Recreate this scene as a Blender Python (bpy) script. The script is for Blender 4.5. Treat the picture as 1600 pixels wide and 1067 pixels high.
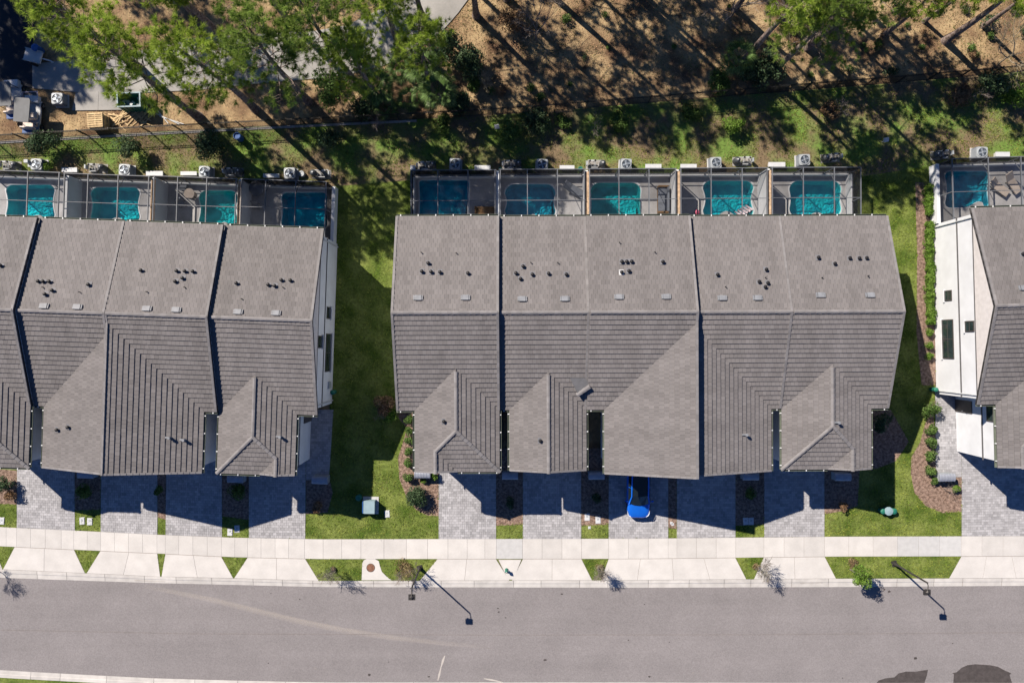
import bpy, bmesh, math, random
import numpy as np
from mathutils import Vector, Matrix

for o in list(bpy.data.objects):
    bpy.data.objects.remove(o)
scene = bpy.context.scene
COL = scene.collection
R = math.radians
PI = math.pi
rng = random.Random(11)

# ------------------------------------------------------------------ camera, sky, sun, exposure
CAM_H = 60.0          # drone height in metres, looking straight down
PXM = 19.8            # photo pixels per metre on the ground
cam_d = bpy.data.cameras.new('camera')
cam = bpy.data.objects.new('camera', cam_d)
COL.objects.link(cam)
cam.location = (0, 0, CAM_H)
cam.rotation_euler = (0, 0, 0)
cam_d.sensor_width = 36.0
cam_d.lens = CAM_H * PXM / 1600.0 * 36.0
cam_d.clip_end = 3000
scene.camera = cam

SUN_DX, SUN_DY = 0.811, -0.739          # shadow offset per metre of height
elev = math.atan(1 / math.hypot(SUN_DX, SUN_DY))
sun_az = math.atan2(-SUN_DX, -SUN_DY)   # direction TO the sun, clockwise from +Y
world = bpy.data.worlds.new('World')
scene.world = world
world.use_nodes = True
nt = world.node_tree
nt.nodes.clear()
sky = nt.nodes.new('ShaderNodeTexSky')
sky.sky_type = 'NISHITA'
sky.sun_disc = False
sky.sun_elevation = elev
sky.sun_rotation = sun_az
sky.air_density = 0.55
sky.dust_density = 0.0
sky.ozone_density = 10.0
bg = nt.nodes.new('ShaderNodeBackground')
bg.inputs[1].default_value = 0.065
wo = nt.nodes.new('ShaderNodeOutputWorld')
nt.links.new(sky.outputs[0], bg.inputs[0])
nt.links.new(bg.outputs[0], wo.inputs[0])
sd = bpy.data.lights.new('sun', 'SUN')
sd.energy = 5.0
sd.angle = R(0.53)
sd.color = (1.0, 0.855, 0.695)
sun = bpy.data.objects.new('sun', sd)
COL.objects.link(sun)
sun.rotation_euler = Vector((SUN_DX, SUN_DY, -1)).to_track_quat('-Z', 'Y').to_euler()
sun.location = (-40, 40, 60)
scene.view_settings.view_transform = 'Standard'
scene.view_settings.look = 'None'
scene.view_settings.gamma = 1
scene.view_settings.use_curve_mapping = False
scene.view_settings.exposure = 0.95
scene.cycles.transparent_max_bounces = 24
scene.cycles.max_bounces = 6
scene.cycles.diffuse_bounces = 2


def P(px, py, z=0.0):
    """metres of a point of the place surveyed on the overhead photo, at height z"""
    k = (1 - z / CAM_H) / PXM
    return ((px - 800.0) * k, (533.5 - py) * k)


# ------------------------------------------------------------------ materials
def mat(name, col, rough=0.8, var=0.15, scale=3.0, attr=0.0, bump=0.0, bscale=None, metal=0.0,
        spec=0.3, col2=None, detail=4.0, thr=(0.35, 0.65), speck=0.0, sscale=60.0):
    m = bpy.data.materials.new(name)
    m.use_nodes = True
    n = m.node_tree.nodes
    l = m.node_tree.links
    b = n['Principled BSDF']
    b.inputs['Roughness'].default_value = rough
    b.inputs['Metallic'].default_value = metal
    b.inputs['Specular IOR Level'].default_value = spec
    g = n.new('ShaderNodeNewGeometry')
    nz = n.new('ShaderNodeTexNoise')
    nz.inputs['Scale'].default_value = scale
    nz.inputs['Detail'].default_value = detail
    l.new(g.outputs['Position'], nz.inputs['Vector'])
    mr = n.new('ShaderNodeMapRange')
    mr.inputs[1].default_value = thr[0]
    mr.inputs[2].default_value = thr[1]
    l.new(nz.outputs[0], mr.inputs[0])
    mx = n.new('ShaderNodeMix')
    mx.data_type = 'RGBA'
    wb = (1.0, 1.085, 1.21)
    a = [max(0, c * (1 - var)) * w for c, w in zip(col, wb)]
    c2 = [min(.9, c * (1 + var) * w) for c, w in zip(col2 or col, wb)]
    mx.inputs[6].default_value = (*a, 1)
    mx.inputs[7].default_value = (*c2, 1)
    l.new(mr.outputs[0], mx.inputs[0])
    out = mx.outputs[2]

    def mult(out, val):
        v = n.new('ShaderNodeVectorMath')
        v.operation = 'SCALE'
        l.new(out, v.inputs[0])
        l.new(val, v.inputs['Scale'])
        return v.outputs[0]
    if attr:
        at = n.new('ShaderNodeAttribute')
        at.attribute_name = 'rnd'
        ma = n.new('ShaderNodeMath')
        ma.operation = 'MULTIPLY_ADD'
        ma.inputs[1].default_value = attr
        ma.inputs[2].default_value = 1 - attr / 2
        l.new(at.outputs['Fac'], ma.inputs[0])
        out = mult(out, ma.outputs[0])
    if speck:
        n2 = n.new('ShaderNodeTexNoise')
        n2.inputs['Scale'].default_value = sscale
        n2.inputs['Detail'].default_value = 2
        l.new(g.outputs['Position'], n2.inputs['Vector'])
        ma = n.new('ShaderNodeMath')
        ma.operation = 'MULTIPLY_ADD'
        ma.inputs[1].default_value = speck * 2
        ma.inputs[2].default_value = 1 - speck
        l.new(n2.outputs[0], ma.inputs[0])
        out = mult(out, ma.outputs[0])
    l.new(out, b.inputs['Base Color'])
    if bump:
        n3 = n.new('ShaderNodeTexNoise')
        n3.inputs['Scale'].default_value = bscale or scale * 6
        l.new(g.outputs['Position'], n3.inputs['Vector'])
        bp = n.new('ShaderNodeBump')
        bp.inputs['Strength'].default_value = bump
        bp.inputs['Distance'].default_value = 0.05
        l.new(n3.outputs[0], bp.inputs['Height'])
        l.new(bp.outputs[0], b.inputs['Normal'])
    return m


def leafmat(name, col, col2, trans=0.3, scale=1.2, attr=0.7, rough=0.6):
    m = mat(name, col, rough=rough, var=0.1, scale=scale, col2=col2, attr=attr, spec=0.12)
    n = m.node_tree.nodes
    l = m.node_tree.links
    b = n['Principled BSDF']
    src = b.inputs['Base Color'].links[0].from_socket
    t = n.new('ShaderNodeBsdfTranslucent')
    l.new(src, t.inputs[0])
    mx = n.new('ShaderNodeMixShader')
    mx.inputs[0].default_value = trans
    l.new(b.outputs[0], mx.inputs[1])
    l.new(t.outputs[0], mx.inputs[2])
    l.new(mx.outputs[0], n['Material Output'].inputs[0])
    return m


def screenmat(name, col, opac):
    m = bpy.data.materials.new(name)
    m.use_nodes = True
    n = m.node_tree.nodes
    l = m.node_tree.links
    n.clear()
    t = n.new('ShaderNodeBsdfTransparent')
    d = n.new('ShaderNodeBsdfDiffuse')
    d.inputs[0].default_value = (*col, 1)
    g = n.new('ShaderNodeNewGeometry')
    nz = n.new('ShaderNodeTexNoise')
    nz.inputs['Scale'].default_value = 0.8
    l.new(g.outputs['Position'], nz.inputs['Vector'])
    ma = n.new('ShaderNodeMath')
    ma.operation = 'MULTIPLY_ADD'
    ma.inputs[1].default_value = 0.16
    ma.inputs[2].default_value = opac - 0.08
    l.new(nz.outputs[0], ma.inputs[0])
    mx = n.new('ShaderNodeMixShader')
    l.new(ma.outputs[0], mx.inputs[0])
    l.new(t.outputs[0], mx.inputs[1])
    l.new(d.outputs[0], mx.inputs[2])
    o = n.new('ShaderNodeOutputMaterial')
    l.new(mx.outputs[0], o.inputs[0])
    return m


def meshscreen(name, col, opac):
    """woven insect screen: the wires cover more of the view the more slantwise any ray passes"""
    m = bpy.data.materials.new(name)
    m.use_nodes = True
    n = m.node_tree.nodes
    l = m.node_tree.links
    n.clear()
    t = n.new('ShaderNodeBsdfTransparent')
    d = n.new('ShaderNodeBsdfDiffuse')
    d.inputs[0].default_value = (*col, 1)
    g = n.new('ShaderNodeNewGeometry')
    dt = n.new('ShaderNodeVectorMath')
    dt.operation = 'DOT_PRODUCT'
    l.new(g.outputs['Normal'], dt.inputs[0])
    l.new(g.outputs['Incoming'], dt.inputs[1])

    def mth(op, a_, b_):
        k = n.new('ShaderNodeMath')
        k.operation = op
        for i, v in enumerate((a_, b_)):
            if hasattr(v, 'links'):
                l.new(v, k.inputs[i])
            elif v is not None:
                k.inputs[i].default_value = v
        return k.outputs[0]
    c = mth('MAXIMUM', mth('ABSOLUTE', dt.outputs['Value'], None), 0.08)
    tr = mth('POWER', 1 - opac, mth('DIVIDE', 1.0, c))
    fac = mth('SUBTRACT', 1.0, tr)
    mx = n.new('ShaderNodeMixShader')
    l.new(fac, mx.inputs[0])
    l.new(t.outputs[0], mx.inputs[1])
    l.new(d.outputs[0], mx.inputs[2])
    o = n.new('ShaderNodeOutputMaterial')
    l.new(mx.outputs[0], o.inputs[0])
    return m


def glassy(name, tint, rough=0.02, fac=0.08, wave=0.0):
    """clear tinted sheet: transparent with a thin mirror film (water, glass)"""
    m = bpy.data.materials.new(name)
    m.use_nodes = True
    n = m.node_tree.nodes
    l = m.node_tree.links
    n.clear()
    t = n.new('ShaderNodeBsdfTransparent')
    t.inputs[0].default_value = (*tint, 1)
    d = n.new('ShaderNodeBsdfGlossy')
    d.inputs['Roughness'].default_value = rough
    fr = n.new('ShaderNodeFresnel')
    fr.inputs[0].default_value = 1.33
    g = n.new('ShaderNodeNewGeometry')
    nz = n.new('ShaderNodeTexNoise')
    nz.inputs['Scale'].default_value = 5
    nz.inputs['Detail'].default_value = 3
    l.new(g.outputs['Position'], nz.inputs['Vector'])
    if wave:
        bp = n.new('ShaderNodeBump')
        bp.inputs['Strength'].default_value = wave
        bp.inputs['Distance'].default_value = 0.1
        l.new(nz.outputs[0], bp.inputs['Height'])
        l.new(bp.outputs[0], d.inputs['Normal'])
        l.new(bp.outputs[0], fr.inputs['Normal'])
    mx = n.new('ShaderNodeMixShader')
    l.new(fr.outputs[0], mx.inputs[0])
    l.new(t.outputs[0], mx.inputs[1])
    l.new(d.outputs[0], mx.inputs[2])
    o = n.new('ShaderNodeOutputMaterial')
    l.new(mx.outputs[0], o.inputs[0])
    return m


MT = {}
MT['roof_deck'] = mat('roof_deck', (0.03, 0.028, 0.028), 0.9)
MT['tile'] = mat('roof_tile', (0.138, 0.126, 0.121), 0.85, var=0.035, scale=0.5, attr=0.2, bump=0.3, bscale=25, speck=0.08, sscale=9)
MT['cap'] = mat('ridge_tile', (0.165, 0.154, 0.15), 0.8, var=0.1, scale=2, attr=0.22)
MT['gutter'] = mat('gutter_paint', (0.13, 0.145, 0.11), 0.5, var=0.12, scale=4)
MT['hanger'] = mat('hanger_white', (0.5, 0.5, 0.48), 0.5)
MT['downpipe'] = mat('downpipe_paint', (0.42, 0.42, 0.41), 0.5)
MT['flash'] = mat('flashing', (0.13, 0.13, 0.14), 0.7, var=0.1)
MT['vent_black'] = mat('vent_plastic', (0.012, 0.012, 0.014), 0.5, var=0.2)
MT['vent_grey'] = mat('vent_metal', (0.17, 0.175, 0.185), 0.6, var=0.12)
MT['stucco'] = mat('stucco', (0.55, 0.55, 0.55), 0.9, var=0.05, scale=0.8, bump=0.25, bscale=30, speck=0.05, sscale=2)
MT['siding'] = mat('siding', (0.5, 0.46, 0.43), 0.8, var=0.06)
MT['trim'] = mat('dark_trim', (0.09, 0.085, 0.085), 0.6, var=0.1)
MT['frame'] = mat('bronze_frame', (0.06, 0.05, 0.045), 0.45, var=0.1)
MT['glass'] = mat('window_glass', (0.02, 0.03, 0.03), 0.08, var=0.3, scale=1, spec=0.6)
MT['door'] = mat('garage_paint', (0.5, 0.49, 0.47), 0.6, var=0.06)
MT['tan_cap'] = mat('tan_coping', (0.36, 0.25, 0.16), 0.85, var=0.25, scale=5)
MT['alu'] = mat('cage_aluminium', (0.11, 0.115, 0.125), 0.5, var=0.1)
MT['screen'] = meshscreen('roof_screen', (0.02, 0.022, 0.028), 0.23)
MT['screen_wall'] = meshscreen('wall_screen', (0.018, 0.02, 0.026), 0.32)
MT['deck'] = mat('deck_paver', (0.37, 0.355, 0.345), 0.85, var=0.12, scale=1.2, speck=0.12, sscale=7, attr=0.2)
MT['ledge'] = mat('pool_ledge', (0.5, 0.5, 0.5), 0.8, var=0.08)
MT['plaster'] = mat('pool_plaster', (0.2, 0.72, 0.76), 0.8, var=0.18, scale=1.6, detail=5)
MT['plaster_green'] = mat('pool_plaster_green', (0.2, 0.68, 0.6), 0.8, var=0.24, scale=1.3, detail=5)
MT['plaster_blue'] = mat('pool_plaster_blue', (0.2, 0.55, 0.66), 0.8, var=0.24, scale=1.9, detail=5)
MT['water'] = glassy('pool_water', (0.2, 0.82, 0.90), wave=0.35)
MT['asphalt'] = mat('asphalt', (0.178, 0.162, 0.158), 0.92, var=0.05, scale=0.35, speck=0.32, sscale=11, bump=0.3, bscale=30)
MT['asphalt_shade'] = mat('shade_dark_asphalt', (0.006, 0.009, 0.016), 0.7, var=0.2, scale=0.4)  # deep shade over the lot is put into this near-black colour
MT['patch'] = mat('dark_road_mark', (0.052, 0.044, 0.042), 0.9, var=0.15, scale=3, speck=0.25, sscale=14)  # dark tone for flat marks lying on the road
MT['concrete'] = mat('sidewalk_concrete', (0.425, 0.40, 0.37), 0.9, var=0.06, scale=0.9, attr=0.12, speck=0.06, sscale=9)
MT['concrete_grey'] = mat('grey_concrete', (0.385, 0.375, 0.36), 0.9, var=0.05, attr=0.08)
MT['curb'] = mat('curb_concrete', (0.40, 0.375, 0.345), 0.9, var=0.1, scale=1.4, attr=0.14)
MT['joint'] = mat('joint_dirt', (0.2, 0.165, 0.14), 0.95)
MT['paver'] = mat('driveway_paver', (0.275, 0.265, 0.265), 0.9, var=0.1, scale=0.9, attr=0.42, speck=0.1, sscale=12)
MT['paver_joint'] = mat('paver_sand', (0.16, 0.145, 0.135), 0.95, var=0.2)
MT['old_conc'] = mat('weathered_concrete', (0.25, 0.235, 0.215), 0.92, var=0.14, scale=0.5, speck=0.1, sscale=6, attr=0.12)
MT['mulch'] = mat('mulch', (0.14, 0.09, 0.065), 0.95, var=0.3, scale=5, col2=(0.21, 0.145, 0.11), bump=0.6, bscale=16)
MT['chip'] = mat('mulch_chip', (0.18, 0.115, 0.085), 0.9, var=0.1, attr=1.3)
MT['straw'] = mat('pine_straw_ground', (0.15, 0.085, 0.048), 0.95, var=0.25, scale=0.5, col2=(0.265, 0.19, 0.10), detail=8, bump=0.6, bscale=9, speck=0.35, sscale=3.5)
MT['litter'] = mat('leaf_litter', (0.25, 0.15, 0.08), 0.9, attr=1.4, var=0.2, scale=0.8)
MT['lawn'] = mat('lawn_soil', (0.06, 0.1, 0.01), 0.95, var=0.25, scale=0.7, col2=(0.11, 0.13, 0.03), detail=6, bump=0.6, bscale=14, speck=0.75, sscale=5)
MT['rough_lawn'] = mat('rough_lawn_soil', (0.18, 0.13, 0.075), 0.95, var=0.2, scale=0.42, col2=(0.085, 0.135, 0.025), detail=6, bump=0.5, bscale=12, speck=0.35, sscale=4, thr=(0.42, 0.6))
MT['blade'] = leafmat('grass_blade', (0.115, 0.195, 0.012), (0.27, 0.28, 0.055), 0.25, 0.9, 1.6)
MT['dryblade'] = leafmat('dry_grass_blade', (0.2, 0.15, 0.075), (0.11, 0.135, 0.035), 0.2, 0.45, 0.9)
MT['needle'] = leafmat('pine_needle', (0.2, 0.28, 0.03), (0.3, 0.37, 0.06), 0.42, 1.4, 1.0)
MT['needle_dark'] = leafmat('pine_needle_dark', (0.145, 0.215, 0.035), (0.22, 0.29, 0.06), 0.42, 1.4, 1.0)
MT['bark'] = mat('pine_bark', (0.11, 0.075, 0.06), 0.95, var=0.35, scale=6, bump=0.7, bscale=14, col2=(0.17, 0.13, 0.11))
MT['twig'] = mat('bare_twig', (0.17, 0.14, 0.12), 0.9, var=0.25, scale=6)
MT['twig_pale'] = mat('pale_twig', (0.26, 0.21, 0.14), 0.9, var=0.25, scale=6)
MT['bush'] = leafmat('bush_leaf', (0.05, 0.095, 0.02), (0.09, 0.14, 0.035), 0.25, 2, 1.1)
MT['bush_bright'] = leafmat('bright_leaf', (0.09, 0.17, 0.02), (0.13, 0.2, 0.035), 0.3, 2, 1.0)
MT['bush_dark'] = leafmat('dark_leaf', (0.03, 0.06, 0.025), (0.065, 0.095, 0.045), 0.2, 2, 1.2)
MT['bush_brown'] = leafmat('dry_leaf', (0.16, 0.09, 0.05), (0.22, 0.14, 0.075), 0.2, 2, 1.0)
MT['palm'] = leafmat('palm_leaf', (0.06, 0.105, 0.025), (0.1, 0.15, 0.05), 0.25, 1.5, 0.9, rough=0.4)
MT['grey_leaf'] = leafmat('grey_twig_leaf', (0.17, 0.155, 0.11), (0.22, 0.21, 0.15), 0.2, 2, 1.0)
MT['red_leaf'] = leafmat('reddish_leaf', (0.2, 0.125, 0.07), (0.23, 0.19, 0.09), 0.2, 2, 1.0)
MT['cricket'] = mat('cricket_membrane', (0.085, 0.085, 0.09), 0.8, var=0.1)
MT['black'] = mat('black_paint', (0.012, 0.012, 0.013), 0.5, var=0.2)
MT['pole'] = mat('bronze_pole', (0.03, 0.027, 0.026), 0.5, var=0.15)
MT['white'] = mat('white_plastic', (0.43, 0.43, 0.43), 0.5, var=0.06)
MT['pvc'] = mat('pvc_pipe', (0.42, 0.42, 0.41), 0.4, var=0.06)
MT['acgrey'] = mat('condenser_paint', (0.29, 0.305, 0.31), 0.5, var=0.08, metal=0.1)
MT['fan'] = mat('fan_black', (0.02, 0.03, 0.045), 0.5)
MT['blade_metal'] = mat('fan_blade', (0.3, 0.33, 0.36), 0.35, metal=0.5)
MT['tank'] = mat('filter_tank', (0.05, 0.055, 0.06), 0.5, var=0.1)
MT['green'] = mat('utility_green', (0.015, 0.12, 0.08), 0.5, var=0.12)
MT['pale_green'] = mat('transformer_green', (0.2, 0.27, 0.29), 0.5, var=0.06)
MT['boxgrey'] = mat('ribbed_metal', (0.27, 0.28, 0.31), 0.4, var=0.1, metal=0.35)
MT['rust'] = mat('rusted_iron', (0.17, 0.08, 0.05), 0.85, var=0.25, scale=8)
MT['carblue'] = mat('car_paint_blue', (0.008, 0.12, 0.55), 0.22, var=0.03, metal=0.25, spec=0.7)
MT['carglass'] = mat('car_glass', (0.008, 0.012, 0.014), 0.06, spec=0.7, var=0.1)
MT['chrome'] = mat('chrome', (0.6, 0.6, 0.6), 0.2, metal=0.9, var=0.05)
MT['tyre'] = mat('tyre_rubber', (0.015, 0.015, 0.016), 0.9)
MT['lamp'] = mat('headlight', (0.5, 0.52, 0.55), 0.15, var=0.05)
MT['wood'] = mat('raw_lumber', (0.45, 0.32, 0.17), 0.85, var=0.2, scale=5, attr=0.5)
MT['cart_roof'] = mat('cart_roof', (0.09, 0.095, 0.1), 0.6, var=0.08)
MT['cart_seat'] = mat('cart_seat', (0.5, 0.42, 0.36), 0.6)
MT['blue_plastic'] = mat('blue_plastic', (0.02, 0.07, 0.2), 0.5)
MT['cushion'] = mat('cushion_grey', (0.13, 0.14, 0.16), 0.9, var=0.15)
MT['cushion_tan'] = mat('cushion_tan', (0.36, 0.3, 0.25), 0.9, var=0.1)
MT['brown_wicker'] = mat('brown_wicker', (0.16, 0.09, 0.04), 0.8, var=0.3, scale=12)
MT['pink'] = mat('pink_toy', (0.6, 0.12, 0.2), 0.5)
MT['float'] = mat('pool_float', (0.5, 0.4, 0.42), 0.5, var=0.3, scale=6)
MT['scuff'] = screenmat('tyre_scuff', (0.46, 0.44, 0.43), 0.2)
MT['paint'] = screenmat('paint_spill', (0.62, 0.61, 0.6), 0.5)
MT['stain'] = screenmat('concrete_stain', (0.22, 0.17, 0.12), 0.12)


# wheel-path wear running along the road
_m = MT['asphalt']
_n, _l = _m.node_tree.nodes, _m.node_tree.links
_b = _n['Principled BSDF']
_src = _b.inputs['Base Color'].links[0].from_socket
_g = _n.new('ShaderNodeNewGeometry')
_mp = _n.new('ShaderNodeMapping')
_mp.inputs['Scale'].default_value = (0.035, 0.8, 1)
_nz = _n.new('ShaderNodeTexNoise')
_nz.inputs['Scale'].default_value = 1.0
_nz.inputs['Detail'].default_value = 6
_l.new(_g.outputs['Position'], _mp.inputs[0])
_l.new(_mp.outputs[0], _nz.inputs['Vector'])
_ma = _n.new('ShaderNodeMath')
_ma.operation = 'MULTIPLY_ADD'
_ma.inputs[1].default_value = 0.26
_ma.inputs[2].default_value = 0.87
_l.new(_nz.outputs[0], _ma.inputs[0])
_v = _n.new('ShaderNodeVectorMath')
_v.operation = 'SCALE'
_l.new(_src, _v.inputs[0])
_l.new(_ma.outputs[0], _v.inputs['Scale'])
_l.new(_v.outputs[0], _b.inputs['Base Color'])


# ------------------------------------------------------------------ mesh builder and object helpers
class MB:
    def __init__(self):
        self.v = []
        self.f = []
        self.r = []

    def quad(self, a, b, c, d, r=0.5):
        i = len(self.v)
        self.v += [a, b, c, d]
        self.f.append((i, i + 1, i + 2, i + 3))
        self.r.append(r)

    def poly(self, pts, r=0.5):
        i = len(self.v)
        self.v += list(pts)
        self.f.append(tuple(range(i, i + len(pts))))
        self.r.append(r)

    def box(self, c, s, r=0.5, rz=0.0, rx=0.0):
        cx, cy, cz = c
        hx, hy, hz = s[0] / 2, s[1] / 2, s[2] / 2
        ca, sa = math.cos(rz), math.sin(rz)
        cb, sb = math.cos(rx), math.sin(rx)
        i = len(self.v)
        for dz in (-hz, hz):
            for dx, dy in ((-hx, -hy), (hx, -hy), (hx, hy), (-hx, hy)):
                y2, z2 = dy * cb - dz * sb, dy * sb + dz * cb
                self.v.append((cx + dx * ca - y2 * sa, cy + dx * sa + y2 * ca, cz + z2))
        for q in ((3, 2, 1, 0), (4, 5, 6, 7), (0, 1, 5, 4), (1, 2, 6, 5), (2, 3, 7, 6), (3, 0, 4, 7)):
            self.f.append(tuple(i + k for k in q))
            self.r.append(r)

    def prism(self, pts, z0, z1, r=0.5, bottom=True):
        """vertical prism over a plan polygon (list of xy)"""
        if area(pts) < 0:
            pts = pts[::-1]
        n = len(pts)
        i = len(self.v)
        self.v += [(x, y, z0) for x, y in pts] + [(x, y, z1) for x, y in pts]
        self.f.append(tuple(range(i + n, i + 2 * n)))
        self.r.append(r)
        if bottom:
            self.f.append(tuple(range(i + n - 1, i - 1, -1)))
            self.r.append(r)
        for k in range(n):
            j = (k + 1) % n
            self.f.append((i + k, i + j, i + n + j, i + n + k))
            self.r.append(r)

    def tube(self, pts, rad, n=6, r=0.5, cap=True):
        """tube along points; rad scalar or list"""
        pts = [Vector(p) for p in pts]
        m = len(pts)
        rads = rad if hasattr(rad, '__len__') else [rad] * m
        i0 = len(self.v)
        for k, p in enumerate(pts):
            d = (pts[min(k + 1, m - 1)] - pts[max(k - 1, 0)])
            if d.length < 1e-9:
                d = Vector((0, 0, 1))
            d.normalize()
            a = d.cross(Vector((0, 0, 1)) if abs(d.z) < 0.9 else Vector((1, 0, 0))).normalized()
            b = d.cross(a)
            for q in range(n):
                t = 2 * PI * q / n
                self.v.append(tuple(p + (a * math.cos(t) + b * math.sin(t)) * rads[k]))
        for k in range(m - 1):
            for q in range(n):
                q2 = (q + 1) % n
                self.f.append((i0 + k * n + q, i0 + k * n + q2, i0 + (k + 1) * n + q2, i0 + (k + 1) * n + q))
                self.r.append(r)
        if cap:
            self.f.append(tuple(i0 + q for q in range(n)))
            self.f.append(tuple(i0 + (m - 1) * n + q for q in reversed(range(n))))
            self.r += [r, r]

    def lathe(self, c, prof, n=16, r=0.5):
        """revolve (radius,z) profile about vertical axis at c"""
        i0 = len(self.v)
        for rr, z in prof:
            for q in range(n):
                t = 2 * PI * q / n
                self.v.append((c[0] + rr * math.cos(t), c[1] + rr * math.sin(t), c[2] + z))
        for k in range(len(prof) - 1):
            for q in range(n):
                q2 = (q + 1) % n
                self.f.append((i0 + k * n + q, i0 + k * n + q2, i0 + (k + 1) * n + q2, i0 + (k + 1) * n + q))
                self.r.append(r)
        self.f.append(tuple(i0 + (len(prof) - 1) * n + q for q in range(n)))
        self.r.append(r)

    def mesh(self, name, m, smooth=False):
        me = bpy.data.meshes.new(name)
        me.from_pydata([tuple(p) for p in self.v], [], self.f)
        if m:
            me.materials.append(m)
        at = me.attributes.new('rnd', 'FLOAT', 'FACE')
        at.data.foreach_set('value', np.array(self.r, dtype=np.float32))
        if smooth:
            me.polygons.foreach_set('use_smooth', np.ones(len(me.polygons), dtype=bool))
        me.update()
        return me

    def build(self, name, m, parent=None, smooth=False, **kw):
        o = bpy.data.objects.new(name, self.mesh(name, MT[m] if isinstance(m, str) else m, smooth))
        COL.objects.link(o)
        if parent:
            o.parent = parent
        return tag(o, **kw)


def np_build(name, V, F, m, rnd=None, parent=None, **kw):
    """mesh from numpy triangles: V (n,3), F (k,3), rnd per face"""
    me = bpy.data.meshes.new(name)
    me.vertices.add(len(V))
    me.vertices.foreach_set('co', np.asarray(V, dtype=np.float32).ravel())
    me.loops.add(len(F) * 3)
    me.loops.foreach_set('vertex_index', np.asarray(F, dtype=np.int32).ravel())
    me.polygons.add(len(F))
    me.polygons.foreach_set('loop_start', np.arange(0, len(F) * 3, 3, dtype=np.int32))
    me.polygons.foreach_set('loop_total', np.full(len(F), 3, dtype=np.int32))
    if rnd is not None:
        at = me.attributes.new('rnd', 'FLOAT', 'FACE')
        at.data.foreach_set('value', np.asarray(rnd, dtype=np.float32))
    me.materials.append(MT[m])
    me.update(calc_edges=True)
    o = bpy.data.objects.new(name, me)
    COL.objects.link(o)
    if parent:
        o.parent = parent
    return tag(o, **kw)


def tag(o, label=None, cat=None, group=None, kind=None):
    if label:
        o['label'] = label
    if cat:
        o['category'] = cat
    if group:
        o['group'] = group
    if kind:
        o['kind'] = kind
    return o


def empty(name, loc=(0, 0, 0), rz=0.0, **kw):
    o = bpy.data.objects.new(name, None)
    COL.objects.link(o)
    o.location = loc
    o.rotation_euler = (0, 0, rz)
    o.empty_display_size = 0.2
    return tag(o, **kw)


def copy_tree(o, parent=None):
    c = o.copy()
    COL.objects.link(c)
    if parent:
        c.parent = parent
    for ch in [x for x in KIDS.get(o.name, [])]:
        copy_tree(ch, c)
    return c


KIDS = {}


def note_kids(root):
    """remember the children of a prototype before it is copied"""
    for o in bpy.data.objects:
        if o.parent:
            KIDS.setdefault(o.parent.name, [])
            if o not in KIDS[o.parent.name]:
                KIDS[o.parent.name].append(o)


def area(p):
    return 0.5 * sum(p[i][0] * p[(i + 1) % len(p)][1] - p[(i + 1) % len(p)][0] * p[i][1] for i in range(len(p)))


def clip(poly, conv):
    """Sutherland-Hodgman: clip poly by convex ccw polygon"""
    out = poly
    n = len(conv)
    for i in range(n):
        ax, ay = conv[i]
        bx, by = conv[(i + 1) % n]
        inp = out
        out = []
        if not inp:
            return out
        for k in range(len(inp)):
            p, q = inp[k], inp[(k + 1) % len(inp)]
            dp = (bx - ax) * (p[1] - ay) - (by - ay) * (p[0] - ax)
            dq = (bx - ax) * (q[1] - ay) - (by - ay) * (q[0] - ax)
            if dp >= -1e-9:
                out.append(p)
            if (dp > 1e-9 and dq < -1e-9) or (dp < -1e-9 and dq > 1e-9):
                t = dp / (dp - dq)
                out.append((p[0] + t * (q[0] - p[0]), p[1] + t * (q[1] - p[1])))
    return out


def inside(x, y, poly):
    c = False
    j = len(poly) - 1
    for i in range(len(poly)):
        xi, yi = poly[i]
        xj, yj = poly[j]
        if (yi > y) != (yj > y) and x < (xj - xi) * (y - yi) / (yj - yi) + xi:
            c = not c
        j = i
    return c


def inside_np(X, Y, poly):
    c = np.zeros(len(X), dtype=bool)
    j = len(poly) - 1
    for i in range(len(poly)):
        xi, yi = poly[i]
        xj, yj = poly[j]
        if yi != yj:
            c ^= ((yi > Y) != (yj > Y)) & (X < (xj - xi) * (Y - yi) / (yj - yi) + xi)
        j = i
    return c


def fill_holes(name, outer, holes, z, m, parent=None, **kw):
    """flat sheet with holes"""
    bm = bmesh.new()
    es = []
    for loop in [outer] + holes:
        vs = [bm.verts.new((x, y, z)) for x, y in loop]
        for k in range(len(vs)):
            es.append(bm.edges.new((vs[k], vs[(k + 1) % len(vs)])))
    bmesh.ops.triangle_fill(bm, use_beauty=True, use_dissolve=False, edges=es, normal=(0, 0, 1))
    for f in bm.faces:
        if f.normal.z < 0:
            f.normal_flip()
    me = bpy.data.meshes.new(name)
    bm.to_mesh(me)
    bm.free()
    me.materials.append(MT[m])
    o = bpy.data.objects.new(name, me)
    COL.objects.link(o)
    if parent:
        o.parent = parent
    return tag(o, **kw)


def sheet(name, pts, z, m, parent=None, **kw):
    if area(pts) < 0:
        pts = pts[::-1]
    b = MB()
    b.poly([(x, y, z) for x, y in pts])
    return b.build(name, m, parent, **kw)


def px_poly(pts, z=0.0):
    return [P(x, y, z) for x, y in pts]


def interp(xs, ys, x):
    return float(np.interp(x, xs, ys))

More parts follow.
